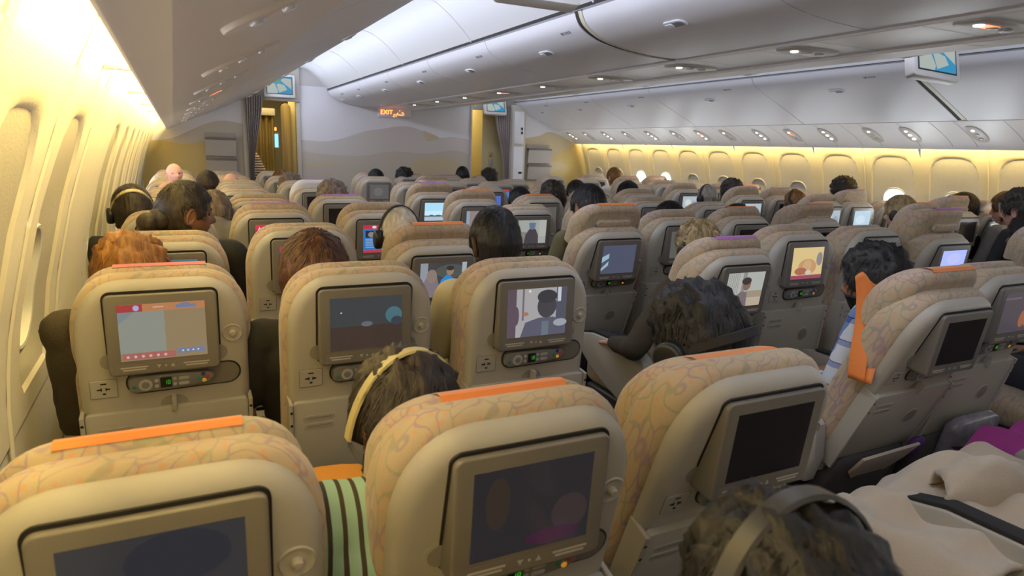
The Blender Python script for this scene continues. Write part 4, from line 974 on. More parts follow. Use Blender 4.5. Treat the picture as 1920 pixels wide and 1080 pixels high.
def make_seat(col, row, detail=True):
    key = '%s%d' % (col, row); blk = BLK[col]
    if key in MEAS: X, Yb, h = MEAS[key]
    else:
        rnd = random.Random(sum(map(ord, key)) * 7 + row); X, Yb, h = COLS[col] + rnd.uniform(-.01, .01), ROWS[blk][row - 1] if row > 0 else (-.07 if blk == 'L' else .36), -.385 + rnd.uniform(-.03, .012)
    th = R_(TILT[key]) if key in TILT else tilt_for(CZ + h)
    Yr = Yb + .66 * math.sin(th) + .044 * math.cos(th)
    scr = SCREENS.get(key, 'off')
    label = 'cream-backed seat %s, %s, %s' % (COLWORD[col], ROWWORD[row - 1] if row > 0 else 'row under the viewer', SCR_WORD[scr])
    root = empty('passenger_seat', (X, Yr, 0)); tag(root, label, 'seat', 'economy passenger seats')
    oz = CZ + h - .66 * math.cos(th) + .044 * math.sin(th)
    loc, rot = (0, 0, oz), (th, 0, 0)
    SEATPOS[key] = (X, Yb, Yr, th)
    sh = part('back_shell', 'back_shell', root, loc, rot); part('back_cushion', 'back_cushion', root, loc, rot)
    r = RAISE.get(key, 0); u = Vector((0, -math.sin(th), math.cos(th))) * r
    hl = (0, u.y, oz + u.z)
    wing = key in ('G2', 'J3', 'G3')
    hr = part('headrest_w' if wing else 'headrest', 'headrest', root, hl, rot, [M['white_cover']] if key == 'C6' else None)
    if key == 'C6': hr['label'] = 'white headrest'
    if key in TABS: t = part('tab', 'headrest_cover', hr, mats=[M[TABS[key]]]); t['label'] = {'tab_o': 'orange paper headrest cover', 'tab_p': 'pink headrest cover', 'tab_v': 'violet headrest cover'}[TABS[key]]
    if r > .06: part('flap', 'stitched_flap', hr)
    if detail: part('monitor_recess_shade', 'monitor_recess_shade', root, loc, rot)
    ph = th * .55 + R_(2)
    Mm = Matrix.Translation(loc) @ Matrix.Rotation(th, 4, 'X') @ Matrix.Translation((0, -.032, .66)) @ Matrix.Rotation(-ph, 4, 'X') @ Matrix.Translation((0, .032, -.66))
    mo = part('monitor', 'monitor', root, Mm.to_translation(), (th - ph, 0, 0)); part(SCR[scr], 'screen', mo)
    if detail:
        cr = part('handset_cradle', 'handset_cradle', root, loc, rot); part('handset', 'handset', cr)
        part('power_socket', 'power_socket', root, loc, rot); part('coat_hook', 'coat_hook', root, loc, rot)
        tr = part('tray_table', 'tray_table', root, loc, rot); part('tray_latch', 'tray_latch', tr); part('latch_dish', 'latch_dish', tr); part('tray_arms', 'tray_arm', tr, (.2035, 0, 0)); part('tray_arms', 'tray_arm', tr, (-.2035, 0, 0))
        part('literature_pocket', 'literature_pocket', root, loc, rot)
    part('seat_cushion', 'seat_cushion', root)
    part('seat_frame', 'seat_frame', root)
    for sx in ((-.17, .17) if row <= 4 else ()): part('leg', 'leg', root, (sx, 0, 0))
    if col in 'CGK': a = part('aisle_armrest', 'armrest', root, (.248, .06, -.055)); part('aisle_pad', 'arm_pad', a)
    elif col not in 'CGK' and row <= 5: a = part('armrest', 'armrest', root, (.25, .06, 0)); part('arm_pad', 'arm_pad', a)
    if col in 'ADH' and row <= 5:
        k = 'aisle_' if col in 'DH' else ''
        a = part(k + 'armrest', 'armrest', root, (-.248, .06, -.055 if k else 0)); part('aisle_pad' if k else 'arm_pad', 'arm_pad', a)
    return root
for c in 'ABC':
    for r in range(1, 10): make_seat(c, r, r <= 6)
make_seat('B', 0)
for c in 'DEFG':
    for r in range(1 if c in 'DE' else 2, 10): make_seat(c, r, r <= 6)
make_seat('D', 0)
for c in 'HJK':
    for r in range(3 if c != 'K' else 3, 10): make_seat(c, r, r <= 6)
for c in 'HJK': make_seat(c, 2, False)
make_seat('G', 1, False)

# ================================================================== PEOPLE
def sstep(a, b, x):
    t = max(0., min(1., (x - a) / (b - a))); return t * t * (3 - 2 * t)
def head_pos(d, extra=0.):
    """point on the head surface in direction d (face towards +y)"""
    x, y, z = d
    px, py, pz = .075 * x, .097 * y, .118 * z
    if z < 0:
        t = -z; px *= 1 - .30 * t ** 1.6
        if y < 0: py *= 1 - .50 * t ** 1.4
        else: py += .014 * t * y
    elif y < 0: py *= 1.05
    if y > .15:
        f = sstep(.15, .6, y)
        nz = pz + .0
        prof = sstep(.02, -.024, nz) * (1 - sstep(-.028, -.040, nz))
        py += f * (.004 + .022 * prof) * math.exp(-(px / (.009 + .006 * prof)) ** 2) * (1 if -.045 < nz < .03 else 0)
        for s in (-1, 1):
            py -= f * .010 * math.exp(-(((px - s * .031) / .015) ** 2 + ((nz - .006) / .011) ** 2))
            py += f * .003 * math.exp(-(((px - s * .038) / .02) ** 2 + ((nz + .028) / .018) ** 2))
        py += f * .005 * math.exp(-((nz - .026) / .009) ** 2 - (px / .045) ** 2)
        py += f * .0065 * math.exp(-((nz + .050) / .006) ** 2 - (px / .020) ** 2) + f * .006 * math.exp(-((nz + .063) / .006) ** 2 - (px / .017) ** 2)
        py += f * .009 * math.exp(-((nz + .096) / .016) ** 2 - (px / .022) ** 2)
    p = Vector((px, py, pz))
    if extra: p += Vector((x / .075, y / .097, z / .118)).normalized() * extra
    return p
def dirs(u, v):
    for j in range(v + 1):
        t = PI * j / v
        for i in range(u):
            a = 2 * PI * i / u
            yield Vector((math.sin(t) * math.cos(a), math.sin(t) * math.sin(a), math.cos(t)))
def grid_faces(bm, verts, u, v, mi=0):
    for j in range(v):
        for i in range(u):
            k = (i + 1) % u
            q = [verts[j * u + i], verts[j * u + k], verts[(j + 1) * u + k], verts[(j + 1) * u + i]]
            bm.faces.new(q).material_index = mi
def head_into(bm, Mx, u=44, v=36):
    b2 = bmesh.new()
    vs = [b2.verts.new(head_pos(d)) for d in dirs(u, v)]
    grid_faces(b2, vs, u, v); bmesh.ops.remove_doubles(b2, verts=b2.verts, dist=1e-5)
    for s in (-1, 1):   # ears
        Me = Euler((R_(-12), R_(s * 8), R_(s * 22))).to_matrix()
        rows = []
        for (r, d) in ((1.0, -.004), (1.02, .004), (.9, .009), (.74, .006), (.55, .001), (.25, -.001)):
            rows.append([b2.verts.new(Vector((s * .0745, -.006, -.008)) + Me @ Vector((s * d, .019 * r * math.cos(2 * PI * k / 16), .033 * r * math.sin(2 * PI * k / 16) + .004 * (1 if math.sin(2 * PI * k / 16) > 0 else 0)))) for k in range(16)])
        for a, b in zip(rows, rows[1:]):
            for k in range(16): b2.faces.new((a[k], a[(k + 1) % 16], b[(k + 1) % 16], b[k]))
        b2.faces.new(rows[-1])
    me = bpy.data.meshes.new('h'); bmesh.ops.transform(b2, matrix=Mx, verts=b2.verts); bmesh.ops.recalc_face_normals(b2, faces=b2.faces); b2.to_mesh(me); b2.free()
    bm.from_mesh(me); bpy.data.meshes.remove(me)
def capsule(bm, a, b, ra, rb, n=12, flat=1.0):
    a, b = Vector(a), Vector(b); L = (b - a).length
    path, rad = [], []
    d = (b - a).normalized()
    for k in (90, 60, 30): path.append(a - d * ra * math.sin(R_(k))); rad.append(max(.001, ra * math.cos(R_(k))))
    path += [a, a.lerp(b, .5), b]; rad += [ra, (ra + rb) / 2, rb]
    for k in (30, 60, 90): path.append(b + d * rb * math.sin(R_(k))); rad.append(max(.001, rb * math.cos(R_(k))))
    tube(bm, path, rad, n)
def remesh(bm, vox, smooth=4):
    me = bpy.data.meshes.new('r'); bmesh.ops.recalc_face_normals(bm, faces=bm.faces); bm.to_mesh(me); bm.free()
    o = bpy.data.objects.new('tmp_remesh', me); COL.objects.link(o)
    m = o.modifiers.new('r', 'REMESH'); m.mode = 'VOXEL'; m.voxel_size = vox; m.use_smooth_shade = True
    if smooth:
        s = o.modifiers.new('s', 'SMOOTH'); s.factor = .5; s.iterations = smooth
    dg = bpy.context.evaluated_depsgraph_get(); dg.update()
    out = bpy.data.meshes.new_from_object(o.evaluated_get(dg)); bpy.data.objects.remove(o); bpy.data.meshes.remove(me)
    out.polygons.foreach_set('use_smooth', [True] * len(out.polygons))
    return out
HEADC = Vector((0, .13, 1.13))
def headc(pose): return Vector((0, .19, 1.05)) if pose in ('bow', 'tuck') else HEADC
def skeleton(pose):
    J = dict(neck=(0, .095, 1.0), chest=(0, .085, .87), belly=(0, .15, .70), pelvis=(0, .22, .57))
    for s, n in ((-1, 'l'), (1, 'r')):
        J['sh' + n] = (s * .165, .085, .965); J['el' + n] = (s * .235, .13, .71); J['wr' + n] = (s * .13, .37, .66)
        J['hip' + n] = (s * .085, .25, .56); J['kn' + n] = (s * .11, .60, .565); J['an' + n] = (s * .11, .64, .10); J['toe' + n] = (s * .12, .77, .045)
    if pose == 'bow':
        for s, n in ((-1, 'l'), (1, 'r')): J['el' + n] = (s * .20, .15, .70)
    if pose == 'tuck':
        for s, n in ((-1, 'l'), (1, 'r')): J['sh' + n] = (s * .145, .10, .90); J['el' + n] = (s * .155, .17, .68); J['wr' + n] = (s * .08, .39, .66)
    if pose == 'reach':
        J['ell'] = (-.24, .34, .80); J['wrl'] = (-.10, .575, .885)
    if pose == 'elbow':
        J['shl'] = (-.18, .085, .955); J['ell'] = (-.37, .06, .72); J['wrl'] = (-.30, .32, .67)
    if pose == 'armrest':
        J['ell'] = (-.27, .14, .76); J['wrl'] = (-.26, .37, .705)
    return J
def hand(bm, wr, d, down, side, k=1.0):
    """palm with four fingers and a thumb; d = pointing direction"""
    wr = Vector(wr); d = Vector(d).normalized(); dn = Vector(down).normalized(); ac = d.cross(dn).normalized()
    palm = wr + d * .055
    for q in (-.024, -.008, .008, .024): capsule(bm, wr + ac * q * .7, wr + d * .085 + ac * q, .014, .012, 8)
    for i, q in enumerate((-.027, -.009, .009, .027)):
        L = (.066, .078, .074, .056)[i]; a = wr + d * .088 + ac * q
        m = a + d * L * .5 + dn * L * .14; e = m + d * L * .38 + dn * L * .36
        capsule(bm, a, m, .0092, .0085, 8); capsule(bm, m, e, .0085, .0072, 8)
    a = wr + d * .03 + ac * (-.03 * side); m = a + d * .035 + ac * (-.026 * side) + dn * .008; e = m + d * .03 + ac * (-.004 * side) + dn * .010
    capsule(bm, a, m, .012, .0105, 8); capsule(bm, m, e, .0105, .008, 8)
BODY = {}
def body(pose='rest', yaw=0, pitch=0, roll=0):
    key = (pose, yaw, pitch, roll)
    if key in BODY: return BODY[key]
    J = skeleton(pose); bm = bmesh.new()
    torso_caps(bm, J, 0)
    for n in 'lr':
        capsule(bm, J['sh' + n], J['el' + n], .048, .039); capsule(bm, J['el' + n], J['wr' + n], .040, .026)
        d = Vector(J['wr' + n]) - Vector(J['el' + n]); hd = d.normalized() + Vector((0, .25, -.15)) if pose != 'reach' or n == 'r' else d.normalized() + Vector((0, .4, .3))
        hand(bm, J['wr' + n], hd, (0, 0, -1), 1 if n == 'l' else -1)
        capsule(bm, J['hip' + n], J['kn' + n], .082, .055); capsule(bm, J['kn' + n], J['an' + n], .055, .036); capsule(bm, J['an' + n], J['toe' + n], .042, .035)
    Rm = Euler((R_(pitch), R_(roll), R_(yaw))).to_matrix()
    capsule(bm, (0, .09, .99), headc(pose) + Rm @ Vector((0, -.025, -.05)), .056, .052)
    me = remesh(bm, .0085, 3)
    b = bmesh.new(); b.from_mesh(me); bpy.data.meshes.remove(me)
    head_into(b, Matrix.Translation(headc(pose)) @ Rm.to_4x4())
    out = bpy.data.meshes.new('body'); b.to_mesh(out); b.free(); out.polygons.foreach_set('use_smooth', [True] * len(out.polygons))
    BODY[key] = (out, Rm); return BODY[key]
def torso_caps(bm, J, g):
    for s in (-1, 1):
        capsule(bm, (s * .06, .085, .955), (s * .155, .085, .965), .058 + g, .050 + g)
        capsule(bm, (s * .075, .085, .90), (s * .065, .15, .72), .088 + g, .085 + g)
        capsule(bm, (s * .065, .15, .72), (s * .075, .23, .58), .086 + g, .090 + g)
    capsule(bm, (0, .10, .92), (0, .16, .70), .092 + g, .092 + g); capsule(bm, (0, .095, 1.0), (0, .085, .92), .055 + g * .6, .09 + g)
CLOTH = {}
def shirt(pose, sleeve):
    k = (pose, sleeve)
    if k in CLOTH: return CLOTH[k]
    J = skeleton(pose); bm = bmesh.new(); torso_caps(bm, J, .012)
    for n in 'lr':
        a, b, c = Vector(J['sh' + n]), Vector(J['el' + n]), Vector(J['wr' + n])
        if sleeve == 'long': capsule(bm, a, b, .064, .054); capsule(bm, b, b.lerp(c, .92), .054, .037)
        else: capsule(bm, a, a.lerp(b, .62), .066, .060)
    me = remesh(bm, .012, 3)
    for v in me.vertices:   # folds
        n_ = noise.noise(v.co * 14) + .5 * noise.noise(v.co * 31)
        v.co += v.normal * .004 * n_
    CLOTH[k] = me; return me
def trousers():
    if 'tr' in CLOTH: return CLOTH['tr']
    J = skeleton('rest'); bm = bmesh.new()
    for s, n in ((-1, 'l'), (1, 'r')):
        capsule(bm, (s * .075, .225, .575), J['hip' + n], .106, .106); capsule(bm, J['hip' + n], J['kn' + n], .094, .070); capsule(bm, J['kn' + n], Vector(J['kn' + n]).lerp(Vector(J['an' + n]), .93), .068, .055)
    capsule(bm, (-.06, .22, .60), (.06, .22, .60), .10, .10)
    CLOTH['tr'] = remesh(bm, .014, 3); return CLOTH['tr']
# ------------------------------------------------------------------ hair
HAIR = {}
def hair(style):
    if style in HAIR: return HAIR[style]
    rng = random.Random(len(style) * 13 + 5)
    T = dict(short=.020, crop=.011, thick=.032, bob=.030, long=.026, bun=.016, updo=.022, grey=.012, fringe=.012, curly=.034, wave=.026)[style]
    nape = dict(short=-.085, crop=-.075, thick=-.095, bob=-.12, long=-.12, bun=-.085, updo=-.06, grey=-.08, fringe=-.085, curly=-.09, wave=-.10)[style]
    def cov(d):
        p = head_pos(d); x, y, z = d
        c = 1.0
        hl = .052 if style != 'bob' else .035
        if y > 0:    # face opening
            side = abs(p.x) / .075
            lim = hl - .075 * sstep(.62, 1.0, side) * (1 if y < .75 else 0)
            c *= sstep(lim - .012, lim + .012, p.z) if y > .12 else max(sstep(lim - .012, lim + .012, p.z), 1 - sstep(0, .12, y))
        c *= sstep(nape - .012, nape + .014, p.z)
        if style in ('short', 'crop', 'grey', 'fringe', 'bun', 'updo', 'thick', 'curly', 'wave'):
            if abs(x) > .6: c *= 1 - (1 - sstep(.026, .036, math.hypot((p.y + .006) * 1.1, (p.z + .008) * .8)))
        if style == 'fringe': c *= 1 - sstep(.045, .075, p.z) * sstep(-.1, -.03, p.y + .03)
        return c
    bm = bmesh.new(); u, v = 52, 40; vs = []
    for d in dirs(u, v):
        c = cov(d); t = T * c
        if style in ('thick', 'curly', 'wave'): t *= 1 + .45 * sstep(.2, .9, d.z)
        nn = noise.noise(d * 5.5) * .35 + noise.noise(Vector((d.x * 16, d.y * 16, d.z * 4))) * .25
        if style in ('curly', 'updo'): nn += noise.noise(d * 12) * .55
        t *= 1 + nn
        p = head_pos(d, t - .007 * (1 - c))
        if style in ('bob', 'long') and c > .3 and d.z < .15:
            w = sstep(.15, -.55, d.z); drop = .085 if style == 'bob' else .15
            h = Vector((d.x, d.y, 0));
            if h.length > 1e-3: h.normalize()
            tgt = Vector((h.x * .088, h.y * .098 - .006, -.03 - drop * sstep(.15, -.85, d.z)))
            p = p.lerp(tgt, w * .9)
        vs.append(bm.verts.new(p))
    grid_faces(bm, vs, u, v); bmesh.ops.remove_doubles(bm, verts=bm.verts, dist=1e-5)
    if style == 'bun': 
        ellip(bm, (0, -.135, -.045), (.050, .045, .042), 18, 12); ellip(bm, (0, -.098, -.03), (.06, .04, .05), 16, 10)
    if style == 'updo':
        for k in range(26):
            a = rng.uniform(0, 2 * PI); r = rng.uniform(.01, .062)
            ellip(bm, (r * math.cos(a), -.088 - .02 * (1 - r / .07) + rng.uniform(-.008, .008), .012 + r * math.sin(a) * .95), (rng.uniform(.014, .024),) * 3, 10, 7)
    # strands
    n = dict(bob=4000, long=3500, short=3500, thick=5000, curly=2600, wave=5000).get(style, 1800)
    crown = Vector((.1, -.45, .9)).normalized()
    cnt = 0
    while cnt < n:
        d = Vector((rng.gauss(0, 1), rng.gauss(0, 1), rng.gauss(.25, 1)))
        if d.length < .1: continue
        d.normalize(); c = cov(d)
        if c < .55: continue
        cnt += 1
        t0 = T * (1 + .3 * sstep(.2, .9, d.z)) * .92
        p = head_pos(d, t0)
        if style in ('bob', 'long') and d.z < .05:
            h = Vector((d.x, d.y, 0)).normalized(); p = Vector((h.x * .089, h.y * .099 - .006, -.03 - (.08 if style == 'bob' else .14) * rng.random()))
        away = (d * d.dot(crown) - crown)
        if away.length < .05: away = Vector((1, 0, 0))
        away.normalize(); flow = (away + Vector((rng.gauss(0, .14), rng.gauss(0, .14), rng.gauss(-.12, .12)))).normalized()
        L = rng.uniform(.022, .05) * (1.3 if style in ('thick', 'curly', 'wave', 'bob') else .55 if style in ('crop', 'grey') else 1)
        lift = rng.uniform(.0, .07) if style in ('thick', 'short', 'wave') else rng.uniform(0, .3) if style == 'curly' else rng.uniform(0, .1)
        w = rng.uniform(.0005, .0013); sidev = flow.cross(d).normalized() * w
        q = [p - flow * L * .4 - d * (.002 + .16 * L * L / .2), p + flow * L * .25 + d * L * lift * .5, p + flow * L * .8 + d * (L * lift * .3 - .64 * L * L / .19 - .001)]
        a = [bm.verts.new(q[0] - sidev), bm.verts.new(q[0] + sidev), bm.verts.new(q[1] - sidev), bm.verts.new(q[1] + sidev), bm.verts.new(q[2])]
        bm.faces.new((a[0], a[1], a[3], a[2])); bm.faces.new((a[2], a[3], a[4]))
    me = bpy.data.meshes.new('hair'); bm.to_mesh(me); bm.free(); me.polygons.foreach_set('use_smooth', [True] * len(me.polygons))
    HAIR[style] = me; return me
def beard_mesh():
    if 'beard' in HAIR: return HAIR['beard']
    bm = bmesh.new(); u, v = 44, 36; vs = []
    for d in dirs(u, v):
        p = head_pos(d); c = sstep(-.028, -.042, p.z) * sstep(.0, .25, d.y) * (1 - math.exp(-((p.z + .056) / .009) ** 2 - (p.x / .02) ** 2))
        vs.append(bm.verts.new(head_pos(d, .006 * c - .006 * (1 - c))))
    grid_faces(bm, vs, u, v); HAIR['beard'] = to_mesh(bm); return HAIR['beard']
HM = dict(black=hair_mat('hair_black', (.005, .0045, .005), (.019, .016, .015)), dark=hair_mat('hair_dark', (.010, .007, .005), (.045, .030, .018)),
          brown=hair_mat('hair_brown', (.05, .020, .008), (.16, .065, .022)), ginger=hair_mat('hair_ginger', (.14, .055, .010), (.30, .135, .03)), blond=hair_mat('hair_blond', (.22, .15, .06), (.52, .40, .20)),
          curlblond=hair_mat('hair_curl', (.16, .10, .03), (.58, .46, .24)), grey=hair_mat('hair_grey', (.20, .18, .15), (.42, .38, .33)), white=hair_mat('hair_white', (.52, .46, .34), (.80, .74, .60)), greybrown=hair_mat('hair_greybrown', (.10, .075, .05), (.30, .23, .17)))
SK = dict(tan=mat('skin_tan', (.40, .20, .11), .5, .4, var=.08, vscale=25), pale=mat('skin_pale', (.62, .36, .27), .5, .4, var=.06, vscale=25), brown=mat('skin_brown', (.24, .115, .06), .5, .4, var=.08, vscale=25), dark=mat('skin_dark', (.06, .032, .02), .5, .4), pink=mat('skin_pink', (.72, .42, .36), .5, .4))
CL = dict(mint=stripes_mat('mint_stripes', [(0, (.33, .52, .46)), (.68, (.06, .05, .045))], 42, 0), check=stripes_mat('fine_check', [(0, (.60, .64, .72)), (.72, (.10, .11, .16))], 55, 0, (2, 55, [(0, (1, 1, 1)), (.72, (.25, .25, .32))])),
          plaid=stripes_mat('blue_plaid', [(0, (.62, .66, .74)), (.3, (.16, .24, .48)), (.55, (.50, .56, .68)), (.62, (.05, .06, .12)), (.66, (.55, .60, .72))], 12, 0, (2, 12, [(0, (1, 1, 1)), (.4, (.45, .52, .75)), (.62, (.2, .2, .3)), (.66, (1, 1, 1))])),
          olive=mat('knit_olive', (.045, .034, .018), .9, bump=.4, bscale=150), yellow=mat('tee_yellow', (.66, .58, .36), .85, bump=.1, bscale=200), black=mat('cloth_black', (.012, .012, .013), .85, bump=.2, bscale=150),
          grey=mat('cloth_grey', (.16, .15, .14), .85, bump=.2, bscale=150), khaki=mat('cloth_khaki', (.11, .10, .05), .85, bump=.2, bscale=150), navy=mat('cloth_navy', (.02, .025, .06), .85), white=mat('cloth_white', (.6, .58, .55), .85), darkcheck=stripes_mat('dark_check', [(0, (.035, .035, .045)), (.8, (.16, .16, .17))], 40, 0, (2, 40, [(0, (1, 1, 1)), (.8, (2.2, 2.2, 2.2))])),
          gold=mat('cloth_gold', (.70, .36, .03), .8), denim=mat('trousers_dark', (.03, .03, .04), .9), olivetr=mat('trousers_olive', (.16, .13, .06), .9), teal=mat('cloth_teal', (.02, .30, .36), .8), wood=stripes_mat('uniform_stripes', [(0, (.55, .45, .36)), (.55, (.05, .035, .03))], 30, 2))
def person(label, head, style='short', hcol='black', skin='tan', top='grey', sleeve='long', yaw=0, pitch=-8, roll=0, pose='rest', eyes=False, beard=False, scale=1.0, legs='denim', headscale=1.0):
    """seated person with the head centre at the given place"""
    if pose == 'rest' and head[2] < 1.07: pose = 'bow'
    me, Rm = body(pose, yaw, pitch, roll); HEADC = headc(pose)
    hc = HEADC * scale
    root = empty('person', (head[0] - hc.x, head[1] - hc.y, head[2] - hc.z), 0, label, 'person', None); root.scale = (scale,) * 3
    obj('body', me, SK[skin], root)
    if style != 'bald':
        h = obj('hair', hair(style), HM[hcol], root, HEADC, Rm.to_euler())
    if beard: obj('beard', beard_mesh(), HM[hcol], root, HEADC, Rm.to_euler())
    if eyes:
        for s in (-1, 1):
            bm = bmesh.new(); ellip(bm, HEADC + Rm @ Vector((s * .031, .0785, .006)), (.0085,) * 3, 10, 8); obj('eye', to_mesh(bm), M['eye'], root)
            bm = bmesh.new(); e0 = [head_pos(Vector((s * sx, .92, .24)).normalized(), .0015) for sx in (.18, .3, .42, .52)]
            tube(bm, [HEADC + Rm @ (q + Vector((0, 0, -.002 * abs(i - 1.5)))) for i, q in enumerate(e0)], [.0015, .0028, .0028, .001], 6); obj('eyebrow', to_mesh(bm), HM[hcol], root)
    obj('shirt', shirt(pose, sleeve), CL[top], root)
    obj('trousers', trousers(), CL[legs], root)
    return root, Rm, hc
HP = {}
def headphones(pr, label, band='black', tilt=0, cups=True, size=1.0):
    root, Rm, hc = pr
    pos = Vector(root.location) + hc
    o = empty('headphones', pos, 0, label, 'headphones'); o.rotation_euler = (Rm @ Euler((R_(tilt), 0, 0)).to_matrix()).to_euler(); o.scale = root.scale * size
    bm = bmesh.new(); rows = []
    for k in range(25):
        a = PI * k / 24; c, s = math.cos(a), math.sin(a)
        row = []
        for (w, r) in ((-.011, 0), (-.009, .004), (.009, .004), (.011, 0)):
            row.append(bm.verts.new(((.094 + r) * c, w, -.008 + (.142 + r) * s)))
        rows.append(row)
    for a, b in zip(rows, rows[1:]):
        for i in range(4): bm.faces.new((a[i], a[(i + 1) % 4], b[(i + 1) % 4], b[i]))
    obj('headband', to_mesh(bm), {'black': M['blackpad'], 'pale': mat('band_pale', (.52, .44, .20), .45), 'grey': mat('band_dark_grey', (.045, .045, .05), .35)}[band], o)
    if cups:
        for s in (-1, 1):
            bm = bmesh.new(); f = lambda u, d, v, s=s: (s * (.083 + d), u - .004, v - .012)
            slab(bm, circ(.034, 0, 0, 20, .042), 0, .030, .006, .012, 3, f=f); cup = obj('ear_cup', to_mesh(bm), M['black'], o)
            bm = bmesh.new(); slab(bm, circ(.031, 0, 0, 20, .039), -.010, .003, .006, .002, 3, f=f); obj('ear_cushion', to_mesh(bm), M['blackpad'], cup)
    return o
# --- nearest people
p = person('person in mint striped shirt with tousled dark hair and pale headband in nearest row', (.34, 1.10, .97), 'wave', 'dark', 'brown', 'mint', 'short', yaw=6, pitch=-22, roll=8)
headphones(p, 'thin pale headband over the tousled dark hair', 'pale', 24, False, 1.14)
p = person('person in fine checked shirt with dark hair bent forward at the aisle', (1.125, 1.20, 1.025), 'thick', 'black', 'tan', 'check', 'short', yaw=10, pitch=-24, roll=-4)
headphones(p, 'black headphones low behind the head of the person in checked shirt', 'black', 88, True, 1.12)
p = person('person with glossy black hair under a wide dark headband, seen from above below the viewer', (.515, .385, 1.005), 'wave', 'black', 'tan', 'black', 'short', yaw=-4, pitch=-18)
headphones(p, 'wide dark headband on the glossy black hair below the viewer', 'grey', 14, True, 1.2)
p = person('bearded person in blue plaid shirt looking ahead beside the orange headrest cover', (2.265, 1.56, 1.03), 'thick', 'black', 'tan', 'plaid', 'long', yaw=14, pitch=-4, eyes=True, beard=True)
headphones(p, 'black headphones on the bearded person in plaid shirt', 'black', -28, False, 1.1)
p = person('person with auburn bob in yellow and black top, second row of the left block', (.345, 2.04, 1.075), 'bob', 'brown', 'pale', 'black', 'short', yaw=-4, pitch=-10)
p = person('person with smooth ginger hair low beside the left wall, second row', (-.145, 2.14, 1.055), 'thick', 'ginger', 'pale', 'olive', 'long', pitch=-14, pose='tuck')
p = person('person in pale yellow tee with short cropped black hair, second row at the left aisle', (.935, 2.02, 1.165), 'crop', 'black', 'dark', 'yellow', 'short', yaw=0, pitch=-4, headscale=1.1)
p = person('person in profile looking right, dark hair in a bun, third row by the left wall', (.005, 3.02, 1.18), 'bun', 'dark', 'brown', 'black', 'long', yaw=-72, pitch=-6, eyes=True)
p = person('person with white hair and dark headphones, third row at the left aisle', (.845, 2.83, 1.09), 'grey', 'white', 'pale', 'grey', 'long', pitch=-8)
headphones(p, 'dark headphones on the white-haired person', 'black', 12, True)
p = person('person with headband and dark hair by the left wall, fourth row', (-.224, 3.74, 1.115), 'short', 'dark', 'brown', 'black', 'long', yaw=8)
headphones(p, 'yellowish headband on the dark-haired person by the left wall', 'pale', 40, True)
p = person('person with curly blonde updo in dark olive top in the centre block, second row', (2.085, 2.31, 1.06), 'updo', 'curlblond', 'pale', 'olive', 'long', yaw=6, pitch=-10, eyes=True, pose='elbow')
headphones(p, 'black headphones on the person with curly blonde updo', 'black', 6, True)
p = person('person with short dark hair in khaki jacket leaning behind the tallest headrest', (1.99, 3.1, 1.17), 'short', 'black', 'tan', 'khaki', 'long', yaw=4, roll=6)
person('person reaching a hand towards the glowing lavender screen at the right aisle', (3.62, 1.44, 1.08), 'short', 'dark', 'tan', 'grey', 'long', pose='reach')
person('bald person in dark checked shirt bent low in the centre block, second row', (3.36, 2.52, 1.0), 'bald', 'grey', 'pale', 'darkcheck', 'long', pitch=-20, yaw=10)
# --- farther people
person('person with straight grey-brown hair, fifth row by the left wall', (.165, 4.35, 1.04), 'long', 'greybrown', 'pale', 'grey')
person('person with bald pink head in a far left row', (.39, 6.4, 1.075), 'bald', 'grey', 'pink', 'grey')
person('dark-haired person beside the bald pink head at the far left', (.20, 6.3, 1.08), 'short', 'dark', 'tan', 'black')
person('ginger-haired person in front of the left doorway', (.92, 7.27, 1.06), 'short', 'ginger', 'pale', 'grey')
person('person with short brown-grey hair just behind the ginger head', (.89, 6.4, 1.035), 'curly', 'greybrown', 'pale', 'grey')
person('person with bushy brown hair in the fifth row at the left aisle', (.92, 4.66, 1.08), 'thick', 'greybrown', 'pale', 'white')
person('black-haired person by the front wall at left of the centre block', (1.97, 7.5, 1.075), 'short', 'black', 'tan', 'black')
person('black curly-haired person by the front wall, second in the centre block', (2.44, 7.95, 1.055), 'curly', 'black', 'tan', 'black')
person('person with tall black hair silhouetted against the front mural', (3.22, 8.0, 1.12), 'crop', 'black', 'dark', 'black')
person('dark-haired person by the right end of the front mural', (3.55, 7.9, 1.065), 'curly', 'dark', 'tan', 'grey')
person('balding pink-headed person in the middle of the centre block', (2.15, 6.4, 1.035), 'fringe', 'grey', 'pink', 'grey')
person('black-haired person in the fifth row of the centre block', (2.46, 4.85, 1.045), 'short', 'black', 'tan', 'black')
person('dark brown-haired person right of centre in the fifth row', (2.86, 5.02, 1.07), 'thick', 'dark', 'tan', 'white')
person('dark-haired person behind the khaki jacket in the sixth row', (3.45, 5.6, 1.07), 'short', 'dark', 'tan', 'black')
person('person with smooth blue-black hair at the right aisle, fifth row', (3.50, 4.82, 1.105), 'short', 'black', 'tan', 'navy')
person('black-haired person low behind the indigo screen seat', (2.66, 3.22, 1.065), 'short', 'black', 'tan', 'grey')
p = person('grey-haired person with headphones at the right block', (4.55, 4.98, 1.075), 'grey', 'grey', 'tan', 'grey'); headphones(p, 'dark headband on the grey-haired person', 'black', 0, True)
person('dark reddish-haired person in the right block', (4.95, 5.07, 1.105), 'thick', 'dark', 'tan', 'black')
p = person('short-haired tan person with black headphones in the right block', (5.0, 4.33, 1.075), 'crop', 'ginger', 'tan', 'navy', eyes=True, yaw=6); headphones(p, 'black headphones on the short-haired tan person', 'black', 0, True)
person('black-haired person low in the third row of the centre block', (3.15, 3.16, 1.05), 'short', 'black', 'tan', 'black')
person('black-haired person low in the third row at the right aisle', (3.62, 3.16, 1.03), 'crop', 'black', 'tan', 'black')
